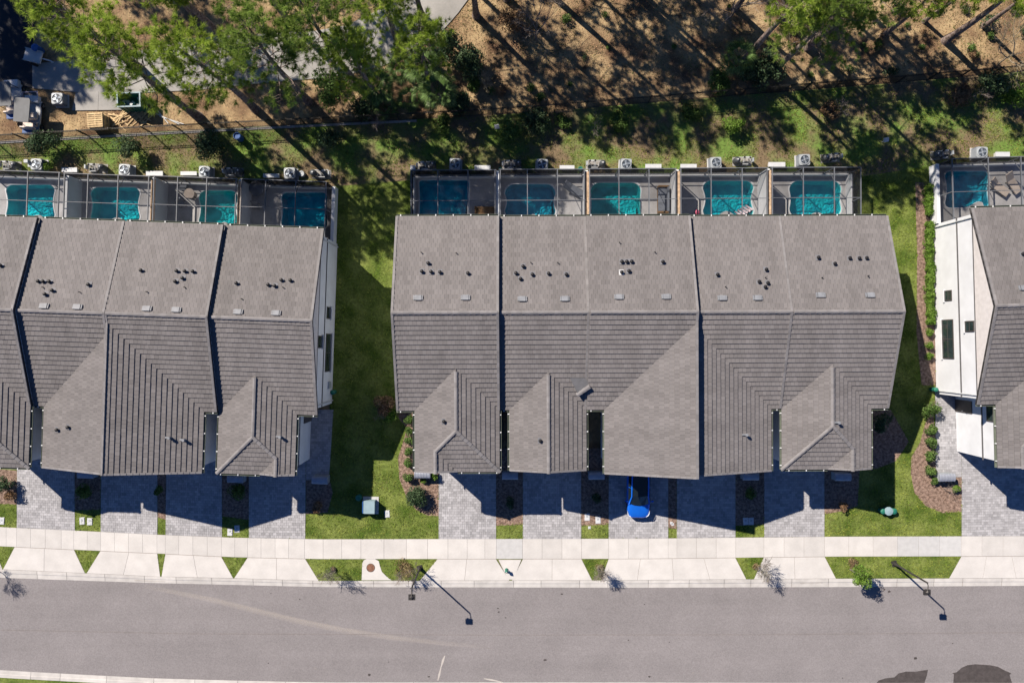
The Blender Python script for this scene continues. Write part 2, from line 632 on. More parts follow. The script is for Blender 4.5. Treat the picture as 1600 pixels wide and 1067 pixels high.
# ------------------------------------------------------------------ ground, road, pavements
def pool_outline(x0, x1, y0, y1, r=13, bump=7, bc=0.5, waist=3):
    """plan outline (photo px on the ground) of a rounded pool with a concave front edge"""
    pts = []
    n = 7
    for (cx, cy, a0) in ((x0 + r, y0 + r, 180), (x1 - r, y0 + r, 270)):
        for k in range(n):
            t = R(a0 + 90 * k / (n - 1))
            pts.append((cx + r * math.cos(t), cy + r * math.sin(t)))
    for k in range(1, 6):
        f = k / 6
        pts.append((x1 - waist * math.sin(PI * f), y0 + r + (y1 - y0 - 2 * r) * f))
    for k in range(n):
        t = R(90 * k / (n - 1))
        pts.append((x1 - r + r * math.cos(t), y1 - r + r * math.sin(t)))
    for k in range(1, 14):
        f = k / 14
        x = x1 - r - (x1 - x0 - 2 * r) * f
        g = math.exp(-((1 - f - bc) / .24) ** 2)
        pts.append((x, y1 - bump * g))
    for k in range(n):
        t = R(90 + 90 * k / (n - 1))
        pts.append((x0 + r + r * math.cos(t), y1 - r + r * math.sin(t)))
    for k in range(1, 6):
        f = k / 6
        pts.append((x0 + waist * math.sin(PI * f), y1 - r - (y1 - y0 - 2 * r) * f))
    return pts


POOLS = {
    'l1': pool_outline(10, 86, 289, 345, 10, 9, .7),
    'l2': pool_outline(142, 219, 293, 349, 11, 9, .55),
    'l3': pool_outline(311, 372, 298, 356, 12, 9, .75),
    'l4': pool_outline(440, 512, 301, 358, 9, 3, .5, 2),
    'm1': pool_outline(655, 733, 282, 348, 5, 2, .5, 1),
    'm2': pool_outline(789, 868, 288, 344, 15, 9, .6),
    'm3': pool_outline(923, 1001, 286, 350, 13, 2, .5, 1),
    'm4': pool_outline(1098, 1177, 283, 341, 12, 11, .45, 4),
    'm5': pool_outline(1233, 1314, 283, 340, 14, 8, .55, 2),
    'r1': pool_outline(1476, 1545, 268, 325, 8, 10, .85, 3),
}
POOLS_W = {k: px_poly(v) for k, v in POOLS.items()}


def grow(pts, f):
    cx = sum(p[0] for p in pts) / len(pts)
    cy = sum(p[1] for p in pts) / len(pts)
    return [(cx + (x - cx) * f, cy + (y - cy) * f) for x, y in pts]


GB = 700.0
fill_holes('ground', [(-GB, -GB), (GB, -GB), (GB, GB), (-GB, GB)], [grow(p, 1.05) for p in POOLS_W.values()], -.10, 'straw', kind='structure')

# far side of the road, road -----------------------------------------
XS = [-300, 0, 130, 250, 365, 500, 1000, 1300, 1600, 1900]
Y_WALK0 = dict(zip(XS, [802, 823, 829, 835, 839.5, 842, 841, 838, 837, 835]))
Y_WALK1 = dict(zip(XS, [832, 853, 859, 864.5, 870, 873, 872.5, 869, 868.5, 867]))
Y_APR = dict(zip(XS, [868, 889, 895, 900.5, 903, 907, 906, 903.5, 903, 901]))
Y_GUT = dict(zip(XS, [881, 902.5, 907, 911, 913.5, 917, 918, 917, 915, 913]))
Y_BOT = dict(zip(XS, [1025, 1047, 1054, 1060, 1063, 1066, 1066, 1067, 1067, 1067]))


def yl(tab, x):
    return float(np.interp(x, XS, [tab[k] for k in XS]))


def strip(t0, t1, x0, x1, n=24, o0=0.0, o1=0.0):
    xs = [x0 + (x1 - x0) * k / n for k in range(n + 1)]
    return [(x, yl(t0, x) + o0) for x in xs] + [(x, yl(t1, x) + o1) for x in reversed(xs)]


sheet('road', px_poly(strip(Y_GUT, Y_BOT, -300, 1900, 44, -1, 1)), -.05, 'asphalt', kind='structure')
sheet('far_verge', px_poly(strip(Y_BOT, Y_BOT, -300, 1900, 44, 10, 200)), -.02, 'lawn', kind='structure')


def slab(name, pts_px, m, parent, z0=-.06, z1=.03, r=.5, gap=.24):
    """one concrete slab with an eased joint on every side (gap in px)"""
    c = (sum(p[0] for p in pts_px) / len(pts_px), sum(p[1] for p in pts_px) / len(pts_px))
    sh = []
    for x, y in pts_px:
        dx, dy = c[0] - x, c[1] - y
        L = math.hypot(dx, dy)
        sh.append((x + dx / L * gap, y + dy / L * gap))
    b = MB()
    b.prism(px_poly(sh), z0, z1, r, bottom=False)
    return b.build(name, m, parent)


walk = sheet('sidewalk', px_poly(strip(Y_WALK0, Y_WALK1, -300, 1900, 44)), .012, 'joint', kind='structure')
JX = [-260, -230, -200, -170, -140, -110, -80, -50, -20, 10, 26, 48, 71, 96, 115.5, 136.5, 157.5, 179, 201, 223, 245.5, 258.5, 279.5, 301.5, 324, 346, 367, 387, 408, 430, 451, 476,
      505, 534, 564, 600, 635, 668, 700, 730, 757.6, 775.5, 816.5, 847, 878, 908.5, 951, 982, 1013, 1044, 1057.5, 1088, 1119, 1149.5, 1193.5, 1225, 1256, 1288, 1326, 1364, 1402, 1435, 1468, 1501.5, 1534, 1567, 1600, 1640, 1680, 1720]
for a_, b_ in zip(JX[:-1], JX[1:]):
    grey = (a_ == 775.5 or a_ in (1402, 1435, 1468))
    slab('slab', [(a_, yl(Y_WALK0, a_)), (b_, yl(Y_WALK0, b_)), (b_, yl(Y_WALK1, b_)), (a_, yl(Y_WALK1, a_))],
         'concrete_grey' if grey else 'concrete', walk, r=rng.random())

# kerb and gutter in short cast lengths
kerb = sheet('kerb', px_poly(strip(Y_APR, Y_GUT, -300, 1900, 44, 0.3, -0.3)), -.045, 'joint', kind='structure')


def kerb_run(parent, ya, yg, x0, x1, step, flip=False):
    x = x0
    while x < x1:
        L = step * (0.75 + .5 * rng.random())
        a_, b_ = x, min(x + L, x1)
        b = MB()
        rr = rng.random()
        g = 0.25
        rows = []
        for xx in (a_ + g, b_ - g):
            y0, y1 = ya(xx), yg(xx)
            ym = y0 + (y1 - y0) * .42
            rows.append([(*P(xx, y0), .028), (*P(xx, ym), .018), (*P(xx, ym + (y1 - y0) * .06), -.012), (*P(xx, y1), -.036), (*P(xx, y1), -.07)])
        for k in range(4):
            f = (rows[0][k], rows[0][k + 1], rows[1][k + 1], rows[1][k])
            b.quad(*(f if not flip else f[::-1]), rr)
        b.build('kerb_length', 'curb', parent)
        x = b_


kerb_run(kerb, lambda x: yl(Y_APR, x), lambda x: yl(Y_GUT, x), -200, 1760, 52)
kerb2 = sheet('far_kerb', px_poly(strip(Y_BOT, Y_BOT, -300, 1900, 44, .3, 11)), -.045, 'joint', kind='structure')
kerb_run(kerb2, lambda x: yl(Y_BOT, x) + 11, lambda x: yl(Y_BOT, x), -200, 1760, 60, True)

# driveway aprons: cast slabs between pavement and kerb
APR = [[(23, 116, 5, 133), 2], [(157, 246, 135.5, 250.5), 2], [(258.5, 346, 252.5, 364.5), 2], [(387, 477, 366, 498), 2],
       [(683.5, 775, 656, 796), 2], [(817, 908.5, 800, 925), 2], [(951, 1149, 939, 1166), 4], [(1193.5, 1288.5, 1178, 1306), 2], [(1502, 1620, 1483, 1640), 3],
       [(-110, -10, -130, 4), 2]]
for (t0, t1, b0, b1), n in APR:
    ap = None
    for k in range(n):
        f0, f1 = k / n, (k + 1) / n
        xa, xb = t0 + (t1 - t0) * f0, t0 + (t1 - t0) * f1
        xc, xd = b0 + (b1 - b0) * f0, b0 + (b1 - b0) * f1
        if k == 0:
            ap = sheet('driveway_apron', px_poly([(t0, yl(Y_WALK1, t0)), (t1, yl(Y_WALK1, t1)), (b1, yl(Y_APR, b1)), (b0, yl(Y_APR, b0))]), .012, 'joint', kind='structure')
        slab('slab', [(xa, yl(Y_WALK1, xa) + .4), (xb, yl(Y_WALK1, xb) + .4), (xd, yl(Y_APR, xd) - .2), (xc, yl(Y_APR, xc) - .2)], 'concrete', ap, z1=.026, r=.5 + .5 * rng.random())
# small concrete triangle and manhole pad in the verge
ap = sheet('verge_paving', px_poly([(778, 873.5), (815, 873.5), (803, 905), (793, 905)]), .012, 'joint', kind='structure')
slab('slab', [(779, 874), (814.5, 874), (802.5, 905), (794, 905)], 'concrete', ap, z1=.027, r=.95)
pad_px = [(566, 880), (568, 875), (573, 872.8), (586, 872.8), (592, 876), (594, 884), (597, 893), (604, 900), (612, 906), (565, 906)]
ap = sheet('manhole_pad', px_poly(pad_px), .008, 'joint', kind='structure')
slab('slab', pad_px, 'concrete', ap, z1=.027, r=.85)

# lawns --------------------------------------------------------------
sheet('verge', px_poly(strip(Y_WALK1, Y_APR, -300, 1900, 44, .0, .0)), .0, 'lawn', kind='structure')
FRONT = [(-300, 700)] + [(1900, 700)] + [(x, yl(Y_WALK0, x)) for x in reversed(XS)]
sheet('front_lawn', px_poly(FRONT), -.002, 'lawn', kind='structure')
sheet('side_lawn', px_poly([(515, 292), (652, 281), (652, 700), (515, 700)]), -.002, 'lawn', kind='structure')
sheet('side_lawn', px_poly([(1320, 280), (1462, 258), (1462, 700), (1320, 700)]), -.002, 'lawn', kind='structure')
REAR = [(-300, 232), (0, 221), (200, 209), (420, 197), (640, 187), (740, 182), (860, 174), (1000, 162), (1200, 146), (1400, 130), (1600, 112), (1900, 88),
        (1900, 246), (1700, 252), (1462, 258), (1330, 279.5), (1320, 280), (652, 281), (515, 292), (0, 280), (-300, 268)]
sheet('rear_lawn', px_poly(REAR), -.004, 'rough_lawn', kind='structure')

# planting beds
BEDS = [
    [(612, 642), (655, 640), (655, 733), (685.5, 733), (685.5, 806), (668, 805), (650, 796), (636, 778), (624, 748), (622, 715), (630, 690), (636, 668)],
    [(775, 700), (817, 700), (817, 819), (775, 821)], [(908, 700), (951, 700), (951, 819), (908, 821)], [(1044, 700), (1057.5, 700), (1057, 826), (1038, 824), (1036, 812), (1044, 806)],
    [(1149, 700), (1194, 700), (1194, 819), (1149, 821)], [(1288, 700), (1345, 700), (1340, 790), (1318, 798), (1288, 803)],
    [(1458, 640), (1462, 700), (1462, 745), (1503, 745), (1503, 799), (1472, 801), (1446, 790), (1429, 770), (1423, 740), (1424, 714), (1438, 690), (1446, 660)],
    [(117, 715), (157, 715), (157, 796), (117, 797)], [(246, 715), (260, 715), (260, 812), (246, 808)], [(347, 720), (389, 720), (389, 812), (347, 806)],
    [(478, 735), (512, 735), (520, 770), (512, 800), (478, 803)], [(-40, 730), (27, 735), (27, 788), (-40, 785)],
    [(1430, 285), (1462, 285), (1462, 602), (1440, 602), (1432, 520), (1433, 400)],
    [(1362, 642), (1392, 640), (1420, 690), (1400, 720), (1362, 735)],
]
for i_, bd in enumerate(BEDS):
    sheet('mulch_bed', px_poly(bd), .004 + .0004 * (i_ % 3), 'mulch', kind='structure')

# paved drives ---------------------------------------------------------
DRIVES = [
    ('drive', [(27, 700), (117, 700), (117, yl(Y_WALK0, 117)), (26.5, yl(Y_WALK0, 26))], -2), ('drive', [(158, 700), (246, 700), (246, yl(Y_WALK0, 246)), (157.5, yl(Y_WALK0, 157))], -2),
    ('drive', [(260, 700), (347, 700), (347, yl(Y_WALK0, 347)), (259, yl(Y_WALK0, 259))], -2), ('drive', [(389, 700), (478, 700), (477, yl(Y_WALK0, 477)), (389, yl(Y_WALK0, 389))], -1),
    ('drive', [(685.5, 700), (775, 700), (775, 841.5), (685.5, 841.8)], 0), ('drive', [(817, 700), (908, 700), (908, 841.2), (817, 841.4)], 0),
    ('drive', [(951, 700), (1044, 700), (1044, 840.6), (951, 841)], 0), ('drive', [(1057.5, 700), (1149, 700), (1149, 839.4), (1057.5, 840.4)], 0),
    ('drive', [(1194, 700), (1288, 700), (1288, 838.1), (1194, 839)], 0), ('drive', [(1502.5, 700), (1640, 697), (1640, 836.8), (1502.5, 837.3)], 1.2),
    ('front_walk', [(1461, 605), (1500, 604), (1502.2, 700), (1502.2, 745), (1462, 746)], 1.2), ('front_walk', [(478.5, 640), (521, 640), (514, 748), (478.5, 750)], -2),
    ('drive', [(-110, 695), (-14, 698), (-14, 822), (-110, 816)], -2),
]
PW, PH = .30, .20
for nm, poly, ang in DRIVES:
    pw = px_poly(poly)
    if area(pw) < 0:
        pw = pw[::-1]
    base = sheet(nm, pw, .010, 'paver_joint', kind='structure')
    b = MB()
    a_ = R(ang)
    c_, s_ = math.cos(a_), math.sin(a_)
    uvs = [(x * c_ + y * s_, -x * s_ + y * c_) for x, y in pw]
    i0, i1 = int(min(u for u, v in uvs) / PW) - 2, int(max(u for u, v in uvs) / PW) + 2
    j0, j1 = int(min(v for u, v in uvs) / PH) - 2, int(max(v for u, v in uvs) / PH) + 2
    for j in range(j0, j1):
        off = PW * (.5 if j % 2 else 0)
        for i in range(i0, i1):
            u0, v0 = i * PW + off, j * PH
            w_ = PW
            split = rng.random() < .3
            for (ua, ub) in ([(u0, u0 + PW / 2), (u0 + PW / 2, u0 + PW)] if split else [(u0, u0 + PW)]):
                qd = [(ua + .006, v0 + .006), (ub - .006, v0 + .006), (ub - .006, v0 + PH - .006), (ua + .006, v0 + PH - .006)]
                pl = clip([(u * c_ - v * s_, u * s_ + v * c_) for u, v in qd], pw)
                if len(pl) >= 3 and abs(area(pl)) > .001:
                    zt_ = .022 + rng.random() * .006
                    b.prism(pl, .011, zt_, rng.random() ** .8, bottom=False)
    b.build('pavers', 'paver', base, kind='stuff')

# service road, dark lot and slab behind the fence --------------------
SROAD = [(50, 100), (130, 92), (215, 80), (280, 64), (400, 57), (470, 52), (540, 40), (600, 12), (622, -40), (760, -40), (716, 20), (690, 50), (650, 78), (600, 102), (550, 115), (500, 122), (410, 130), (300, 141), (200, 146), (130, 145), (50, 138)]
sheet('service_road', px_poly(SROAD), -.03, 'old_conc', kind='structure')
eb_ = MB()
eb_.tube([(*P(x, y), .02) for x, y in [(280, 64), (340, 60), (400, 57), (470, 52)]], .12, 6)
eb_.build('road_edge_kerb', 'old_conc', None, kind='structure')
sheet('car_park', px_poly([(-200, -200), (66, -200), (58, 20), (50, 70), (50, 137), (-200, 130)]), -.026, 'asphalt_shade', kind='structure')
sp = sheet('service_pad', px_poly([(118, 145), (190, 141), (193, 172), (112, 173)]), -.024, 'joint', kind='structure')
slab('slab', [(118, 145), (154, 143), (153, 172.5), (112, 173)], 'old_conc', sp, z0=-.03, z1=-.008, r=1)
slab('slab', [(154, 143), (190, 141), (193, 172), (153, 172.5)], 'old_conc', sp, z0=-.03, z1=-.008, r=.8)

# marks on the road --------------------------------------------------
def ribbon(name, pts, w, z, m, lab=None):
    b = MB()
    pw = [Vector((*P(x, y), z)) for x, y in pts]
    for k in range(len(pw) - 1):
        d = (pw[k + 1] - pw[k]).normalized()
        s = Vector((-d.y, d.x, 0))
        w0 = w[k] if hasattr(w, '__len__') else w
        w1 = w[k + 1] if hasattr(w, '__len__') else w
        b.quad(pw[k] - s * w0, pw[k] + s * w0, pw[k + 1] + s * w1, pw[k + 1] - s * w1)
    return b.build(name, m, None, kind='structure')


arc = [(225, 916), (270, 924), (330, 936), (400, 953), (470, 970), (540, 984), (610, 995), (690, 1004), (770, 1011)]
for k_, (off, w_) in enumerate(((0, .1), (2.5, .16), (-2, .07))):
    ribbon('tyre_scuff', [(x, y + off) for x, y in arc], [w_ * (.04 + .96 * math.sin(PI * min(1, (i + .2) / 8.2))) for i in range(len(arc))], -.046 + .001 * k_, 'scuff')
ribbon('road_seam', [(0, 984), (300, 990), (760, 992), (1180, 991.5), (1600, 988)], .03, -.045, 'stain')
ribbon('paint_spill', [(695, 1024), (692, 1032), (689, 1042), (686, 1055), (684, 1063)], [.03, .09, .04, .08, .03], -.044, 'paint')
ribbon('paint_spill', [(756, 1060), (768, 1062), (786, 1066)], [.03, .07, .03], -.044, 'paint')


def blot(name, cx, cy, rx, ry, m, z=-.044, n=12):
    rr = [(.7 + .6 * rng.random()) for _ in range(n)]
    return sheet(name, px_poly([(cx + rx * rr[k] * math.cos(2 * PI * k / n), cy + ry * rr[k] * math.sin(2 * PI * k / n)) for k in range(n)]), z, m, kind='structure')


for cx, cy, s in ((778, 950, 1.3), (779, 956, 1.6), (790, 965, 1.2), (852, 1031, 2.4), (878, 928, 1.8), (1007, 944, 1.2), (577, 1054, 2.6), (670, 1057, 1.6), (423, 927, 1.0), (468, 936, 1.2),
                  (1382, 921, 2), (1390, 924, 2.3), (1431, 1028, 2.8), (1489, 1005, 1.2), (1317, 1059, 1.2), (1015, 1057, 2), (419, 1036, 1.2), (982, 1000, 1.3), (1046, 1003, .9), (607, 1034, 1.0)):
    blot('oil_spot', cx, cy, s, s * .7, 'patch')
for cx, cy, s in ((1330, 1018, 1.6), (1083, 1051, 1.8), (492, 1044, 2.2), (868, 1058, 1.6), (905, 1016, 1.2), (530, 950, 1.8), (1061, 997, 1.1)):
    blot('pale_spot', cx, cy, s, s * .8, 'scuff')
ribbon('kerb_stain', [(210, 906), (236, 907), (258, 908)], .06, .034, 'stain')
ribbon('kerb_stain', [(1250, 910.5), (1270, 910), (1285, 909.5)], .05, .034, 'stain')
ribbon('kerb_stain', [(480, 911), (600, 911), (655, 911)], .035, .034, 'stain')
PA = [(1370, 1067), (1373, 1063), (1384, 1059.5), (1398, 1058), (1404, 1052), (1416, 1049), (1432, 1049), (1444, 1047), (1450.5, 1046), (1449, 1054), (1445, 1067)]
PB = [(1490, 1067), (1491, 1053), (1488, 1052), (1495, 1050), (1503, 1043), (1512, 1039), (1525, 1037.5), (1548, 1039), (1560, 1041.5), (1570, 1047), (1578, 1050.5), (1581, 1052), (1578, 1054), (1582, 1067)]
sheet('dark_road_mark', px_poly(PA), -.046, 'patch', kind='structure')  # dark flat shapes laid on the road surface
sheet('dark_road_mark', px_poly(PB), -.046, 'patch', kind='structure')

# ------------------------------------------------------------------ rows of townhouses
class Row:
    def __init__(self, ang, ox, oy):
        self.a = R(ang)
        self.o = (ox, oy)
        self.c, self.s = math.cos(self.a), math.sin(self.a)

    def loc(self, px, py, z=0.0):
        x, y = P(px, py, z)
        x -= self.o[0]
        y -= self.o[1]
        return (x * self.c + y * self.s, -x * self.s + y * self.c)

    def wor(self, u, v):
        return (self.o[0] + u * self.c - v * self.s, self.o[1] + u * self.s + v * self.c)


RISE = 2.38
ROW_L = Row(-2.0, *P(487, 501.5, 7.95))
ROW_M = Row(0.2, 0, 0)
ROW_R = Row(1.6, *P(1555, 478, 8.0))
TILE_C, TILE_W = 0.335, 0.29


def tile_plane(mb, deck, polys, e, down, org):
    """lay staggered flat tiles on a roof plane. down: unit plan vector downslope; org: a point on the eave line;
    polys: convex plan polygons covering the plane"""
    M_ = SLOPE
    dx, dy = down
    sx, sy = -dy, dx
    zf = lambda x, y: e + M_ * (-(x - org[0]) * dx - (y - org[1]) * dy)
    u_off = random.Random(int(e * 977)).uniform(-.3, .3)
    for poly in polys:
        if area(poly) < 0:
            poly = poly[::-1]
        S = [(p[0] - org[0]) * sx + (p[1] - org[1]) * sy for p in poly]
        T = [-(p[0] - org[0]) * dx - (p[1] - org[1]) * dy for p in poly]
        # deck slab
        top = [(p[0], p[1], zf(*p)) for p in poly]
        bot = [(p[0], p[1], zf(*p) - 0.2) for p in poly]
        deck.poly(top)
        deck.poly(bot[::-1])
        for k in range(len(poly)):
            j = (k + 1) % len(poly)
            deck.quad(bot[k], bot[j], top[j], top[k])
        for i in range(int(math.floor(min(T) / TILE_C)), int(math.ceil(max(T) / TILE_C))):
            t0, t1 = i * TILE_C, (i + 1) * TILE_C
            off = TILE_W / 2 if i % 2 else 0.0
            for j in range(int(math.floor((min(S) - off) / TILE_W)), int(math.ceil((max(S) - off) / TILE_W))):
                h = hash((i * 7919 + j * 104729 + int(org[0] * 10) * 31)) & 0xffff
                rr = random.Random(h)
                s0, s1 = j * TILE_W + off + 0.005, (j + 1) * TILE_W + off - 0.005
                lift = 0.048 + rr.random() * 0.014
                col = rr.random() + u_off + .35 * math.sin(j * .9 + org[0]) * math.sin(j * .37 + i * .02)
                q = [(s0, t0), (s1, t0), (s1, t1), (s0, t1)]
                pl = [(org[0] + s * sx - t * dx, org[1] + s * sy - t * dy) for s, t in q]
                if area(pl) < 0:
                    pl = pl[::-1]
                c = clip(pl, poly)
                if len(c) < 3 or abs(area(c)) < 0.002:
                    continue
                pts = []
                for x, y in c:
                    t = -(x - org[0]) * dx - (y - org[1]) * dy
                    f = (t - t0) / TILE_C
                    pts.append((x, y, zf(x, y) + 0.012 + lift * (1 - f)))
                mb.poly(pts, col)
                low = [p for p in pts if abs((-(p[0] - org[0]) * dx - (p[1] - org[1]) * dy) - t0) < 1e-4]
                if len(low) == 2:
                    a, b = low
                    za, zb = zf(a[0], a[1]), zf(b[0], b[1])
                    mb.quad((a[0], a[1], za), (b[0], b[1], zb), b, a, col * 0.8)


def caps(mb, a, b, w=0.13, h=0.085, seg=0.38):
    """overlapping barrel caps from a to b (3-D points)"""
    a, b = Vector(a), Vector(b)
    L = (b - a).length
    n = max(1, int(round(L / seg)))
    d = (b - a) / n
    dn = d.normalized()
    side = dn.cross(Vector((0, 0, 1))).normalized()
    up = side.cross(dn)
    if up.z < 0:
        up = -up
    for k in range(n):
        p, q = a + d * k - dn * 0.03, a + d * (k + 1) + dn * 0.02
        rr = rng.random()
        rings = []
        for pt, lift, ww in ((p, 0.02, w * 1.08), (q, 0.0, w * 0.94)):
            rings.append([tuple(pt + side * (ww * math.cos(t)) + up * (h * math.sin(t) + lift)) for t in (0, PI * .22, PI * .5, PI * .78, PI)])
        for i in range(4):
            mb.quad(rings[0][i], rings[0][i + 1], rings[1][i + 1], rings[1][i], rr)
        mb.poly(rings[0], rr)
        mb.poly(rings[1][::-1], rr)


SLOPE = 0.345


class Unit:
    pass


def window(b_root, uv2, c, w, h, axis, depth=0.06):
    """window on a wall: c centre, axis 'x' (wall normal along x) or 'y'; a frame with a pane and muntin"""
    f = MB()
    p = MB()
    x, y, z = c
    t = 0.07
    if axis == 'x':
        f.box((x, y - w / 2 + t / 2, z), (depth, t, h))
        f.box((x, y + w / 2 - t / 2, z), (depth, t, h))
        f.box((x, y, z + h / 2 - t / 2), (depth * .9, w - 2 * t, t))
        f.box((x, y, z - h / 2 + t / 2), (depth * .9, w - 2 * t, t))
        f.box((x, y, z), (depth * .8, w - 2 * t, 0.04))
        if w > 1.5:
            f.box((x, y, z), (depth * .7, 0.05, h - 2 * t))
        p.box((x, y, z), (depth * .4, w - 2 * t, h - 2 * t))
    else:
        f.box((x - w / 2 + t / 2, y, z), (t, depth, h))
        f.box((x + w / 2 - t / 2, y, z), (t, depth, h))
        f.box((x, y, z + h / 2 - t / 2), (w - 2 * t, depth * .9, t))
        f.box((x, y, z - h / 2 + t / 2), (w - 2 * t, depth * .9, t))
        f.box((x, y, z), (w - 2 * t, depth * .8, 0.04))
        if w > 1.5:
            f.box((x, y, z), (0.05, depth * .7, h - 2 * t))
        p.box((x, y, z), (w - 2 * t, depth * .4, h - 2 * t))
    fo = uv2(f, 'window', 'frame', b_root)
    uv2(p, 'pane', 'glass', fo)
    return fo


def unit(row, e, u0, u1, vb, vr, vf, vw, kind, wing, label, ends, vents, garage_u, box_label=None, wtrim=None):
    """one townhouse. kind: hip_l (hip with a small gable at left), hip_r (mirror), gable, half_w (west slope only), half_e.
    wing: (ul, ur[, us]). ends: (left end exposed, right end exposed)"""
    uc0, vc0 = (u0 + u1) / 2, vf
    wx, wy = row.wor(uc0, vc0)
    root = empty('townhouse', (wx, wy, 0), row.a, label=label, cat='townhouse', group='attached townhouses with tiled roofs')

    def hb(mb, name, m, parent=None, **kw):
        mb.v = [(x - uc0, y - vc0, z) for x, y, z in mb.v]
        return mb.build(name, m, parent or root, **kw)

    m = SLOPE
    er = e + m * (vr - vf)          # ridge height
    tiles, deck, cap = MB(), MB(), MB()
    guts = []
    mir = kind in ('hip_r', 'half_e')
    # work in mirrored u when needed
    mu = (lambda u: -u) if mir else (lambda u: u)
    ml = lambda pts: [(mu(p[0]), p[1]) for p in pts]
    a0, a1 = (-u1, -u0) if mir else (u0, u1)
    tile_plane(tiles, deck, [[(u0, vr), (u1, vr), (u1, vb), (u0, vb)]], e + m * (vr - vf) - m * (vb - vr), (0, 1), (u0, vb))
    eb = er - m * (vb - vr)
    west = lambda pl: tile_plane(tiles, deck, [ml(p) for p in pl], e, (-1 if not mir else 1, 0), (mu(wl), vf))
    east = lambda pl: tile_plane(tiles, deck, [ml(p) for p in pl], e, (1 if not mir else -1, 0), (mu(wr), vf))
    z_at = lambda d: e + m * d
    W3 = lambda u, v, z: (mu(u), v, z)
    if kind in ('hip_l', 'hip_r'):
        ul, ur, us = wing
        if mir:
            wl, wr, us = -ur, -ul, -us
        else:
            wl, wr = ul, ur
        wl, wr = max(wl, a0 + .02), min(wr, a1 - .02)
        uc = (wl + wr) / 2
        hw = uc - wl
        va, vh, vs = vf + hw, vw + hw, vw + (us - wl)
        tile_plane(tiles, deck, [ml([(a0, vf), (wl, vf), (uc, va), (uc, vr), (a0, vr)]), ml([(a1, vf), (a1, vr), (uc, vr), (uc, va), (wr, vf)])], e, (0, -1), (u0, vf))
        west([[(wl, vw), (us, vw), (us, vf + us - wl), (wl, vf)], [(us, vs), (uc, vh), (uc, va), (us, vf + us - wl)]])
        east([[(wr, vw), (wr, vf), (uc, va), (uc, vh)]])
        tile_plane(tiles, deck, [ml([(us, vs), (2 * us - wl, vw), (wr, vw), (uc, vh)])], e, (0, -1), (u0, vw))
        se = 2 * us - wl
        tile_plane(tiles, deck, [ml([(us, vw), (se, vw), (us, vs)])], e, (1 if not mir else -1, 0), (mu(se), vf))
        zr = z_at(hw)
        zs = z_at(us - wl)
        caps(cap, W3(uc, va - 0.25, zr + .02), W3(uc, vh, zr + .02))
        caps(cap, W3(wr, vw, e + .03), W3(uc, vh, zr + .03))
        caps(cap, W3(us, vs, zs + .03), W3(uc, vh, zr + .03))
        caps(cap, W3(us, vw - .02, zs + .03), W3(us, vs, zs + .03))
        eaves = [((wl, vf), (wl, vw)), ((wr, vw), (wr, vf)), ((se, vw), (wr, vw)), ((a0, vf), (wl, vf)), ((wr, vf), (a1, vf))]
        rakes = [((wl, vw, e), (us, vw, zs)), ((us, vw, zs), (se, vw, e))]
        bodies = [(wl, wr, z_at(hw), uc)]
    elif kind == 'gable':
        wl, wr = max(wing[0], a0 + .02), min(wing[1], a1 - .02)
        uc = (wl + wr) / 2
        hw = uc - wl
        va = vf + hw
        tile_plane(tiles, deck, [[(a0, vf), (wl, vf), (uc, va), (uc, vr), (a0, vr)], [(a1, vf), (a1, vr), (uc, vr), (uc, va), (wr, vf)]], e, (0, -1), (u0, vf))
        west([[(wl, vw), (uc, vw), (uc, va), (wl, vf)]])
        east([[(wr, vw), (wr, vf), (uc, va), (uc, vw)]])
        zr = z_at(hw)
        caps(cap, W3(uc, va - .25, zr + .02), W3(uc, vw - .03, zr + .02))
        eaves = [((wl, vf), (wl, vw)), ((wr, vw), (wr, vf)), ((a0, vf), (wl, vf)), ((wr, vf), (a1, vf))]
        rakes = [((wl, vw, e), (uc, vw, zr)), ((uc, vw, zr), (wr, vw, e))]
        bodies = [(wl, wr, zr, uc)]
    else:
        wl = wing[0] if not mir else -wing[0]
        uc = a1
        hw = uc - wl
        va = vf + hw
        wr = uc
        tile_plane(tiles, deck, [ml([(a0, vf), (wl, vf), (uc, va), (uc, vr), (a0, vr)])], e, (0, -1), (u0, vf))
        west([[(wl, vw), (uc, vw), (uc, va), (wl, vf)]])
        zr = z_at(hw)
        eaves = [((wl, vf), (wl, vw)), ((a0, vf), (wl, vf))]
        rakes = [((wl, vw, e), (uc, vw, zr))]
        bodies = [(wl, uc, zr, uc)]
    # main ridge
    caps(cap, (u0 + .1, vr, er + .02), (u1 - .1, vr, er + .02))
    # back gutter, wing gutters with hangers
    def gutter(p, q, z, out):
        p, q = Vector((p[0], p[1], z)), Vector((q[0], q[1], z))
        L = (q - p).length
        if L < 0.15:
            return
        gut, hang = MB(), MB()
        guts.append((gut, hang))
        d = (q - p) / L
        o = Vector((out[0], out[1], 0))
        g = [(0.0, 0.0), (0.0, -.11), (.11, -.11), (.13, 0.0), (.115, 0.0), (.1, -.09), (.012, -.09), (.012, 0.0)]
        i = len(gut.v)
        for pt in (p, q):
            for gx, gz in g:
                gut.v.append(tuple(pt + o * gx + Vector((0, 0, gz - .03))))
        n = len(g)
        for k in range(n):
            j = (k + 1) % n
            gut.f.append((i + k, i + j, i + n + j, i + n + k))
            gut.r.append(.5)
        gut.f.append(tuple(range(i, i + n)))
        gut.f.append(tuple(range(i + 2 * n - 1, i + n - 1, -1)))
        gut.r += [.5, .5]
        k = 0.3
        while k < L:
            c = p + d * k + o * .06
            hang.box((c.x, c.y, c.z + .0), (.13 if abs(o.x) > .5 else .07, .13 if abs(o.y) > .5 else .07, .04))
            k += 1.25
    gutter((u0 + .05, vb), (u1 - .05, vb), eb, (0, 1))
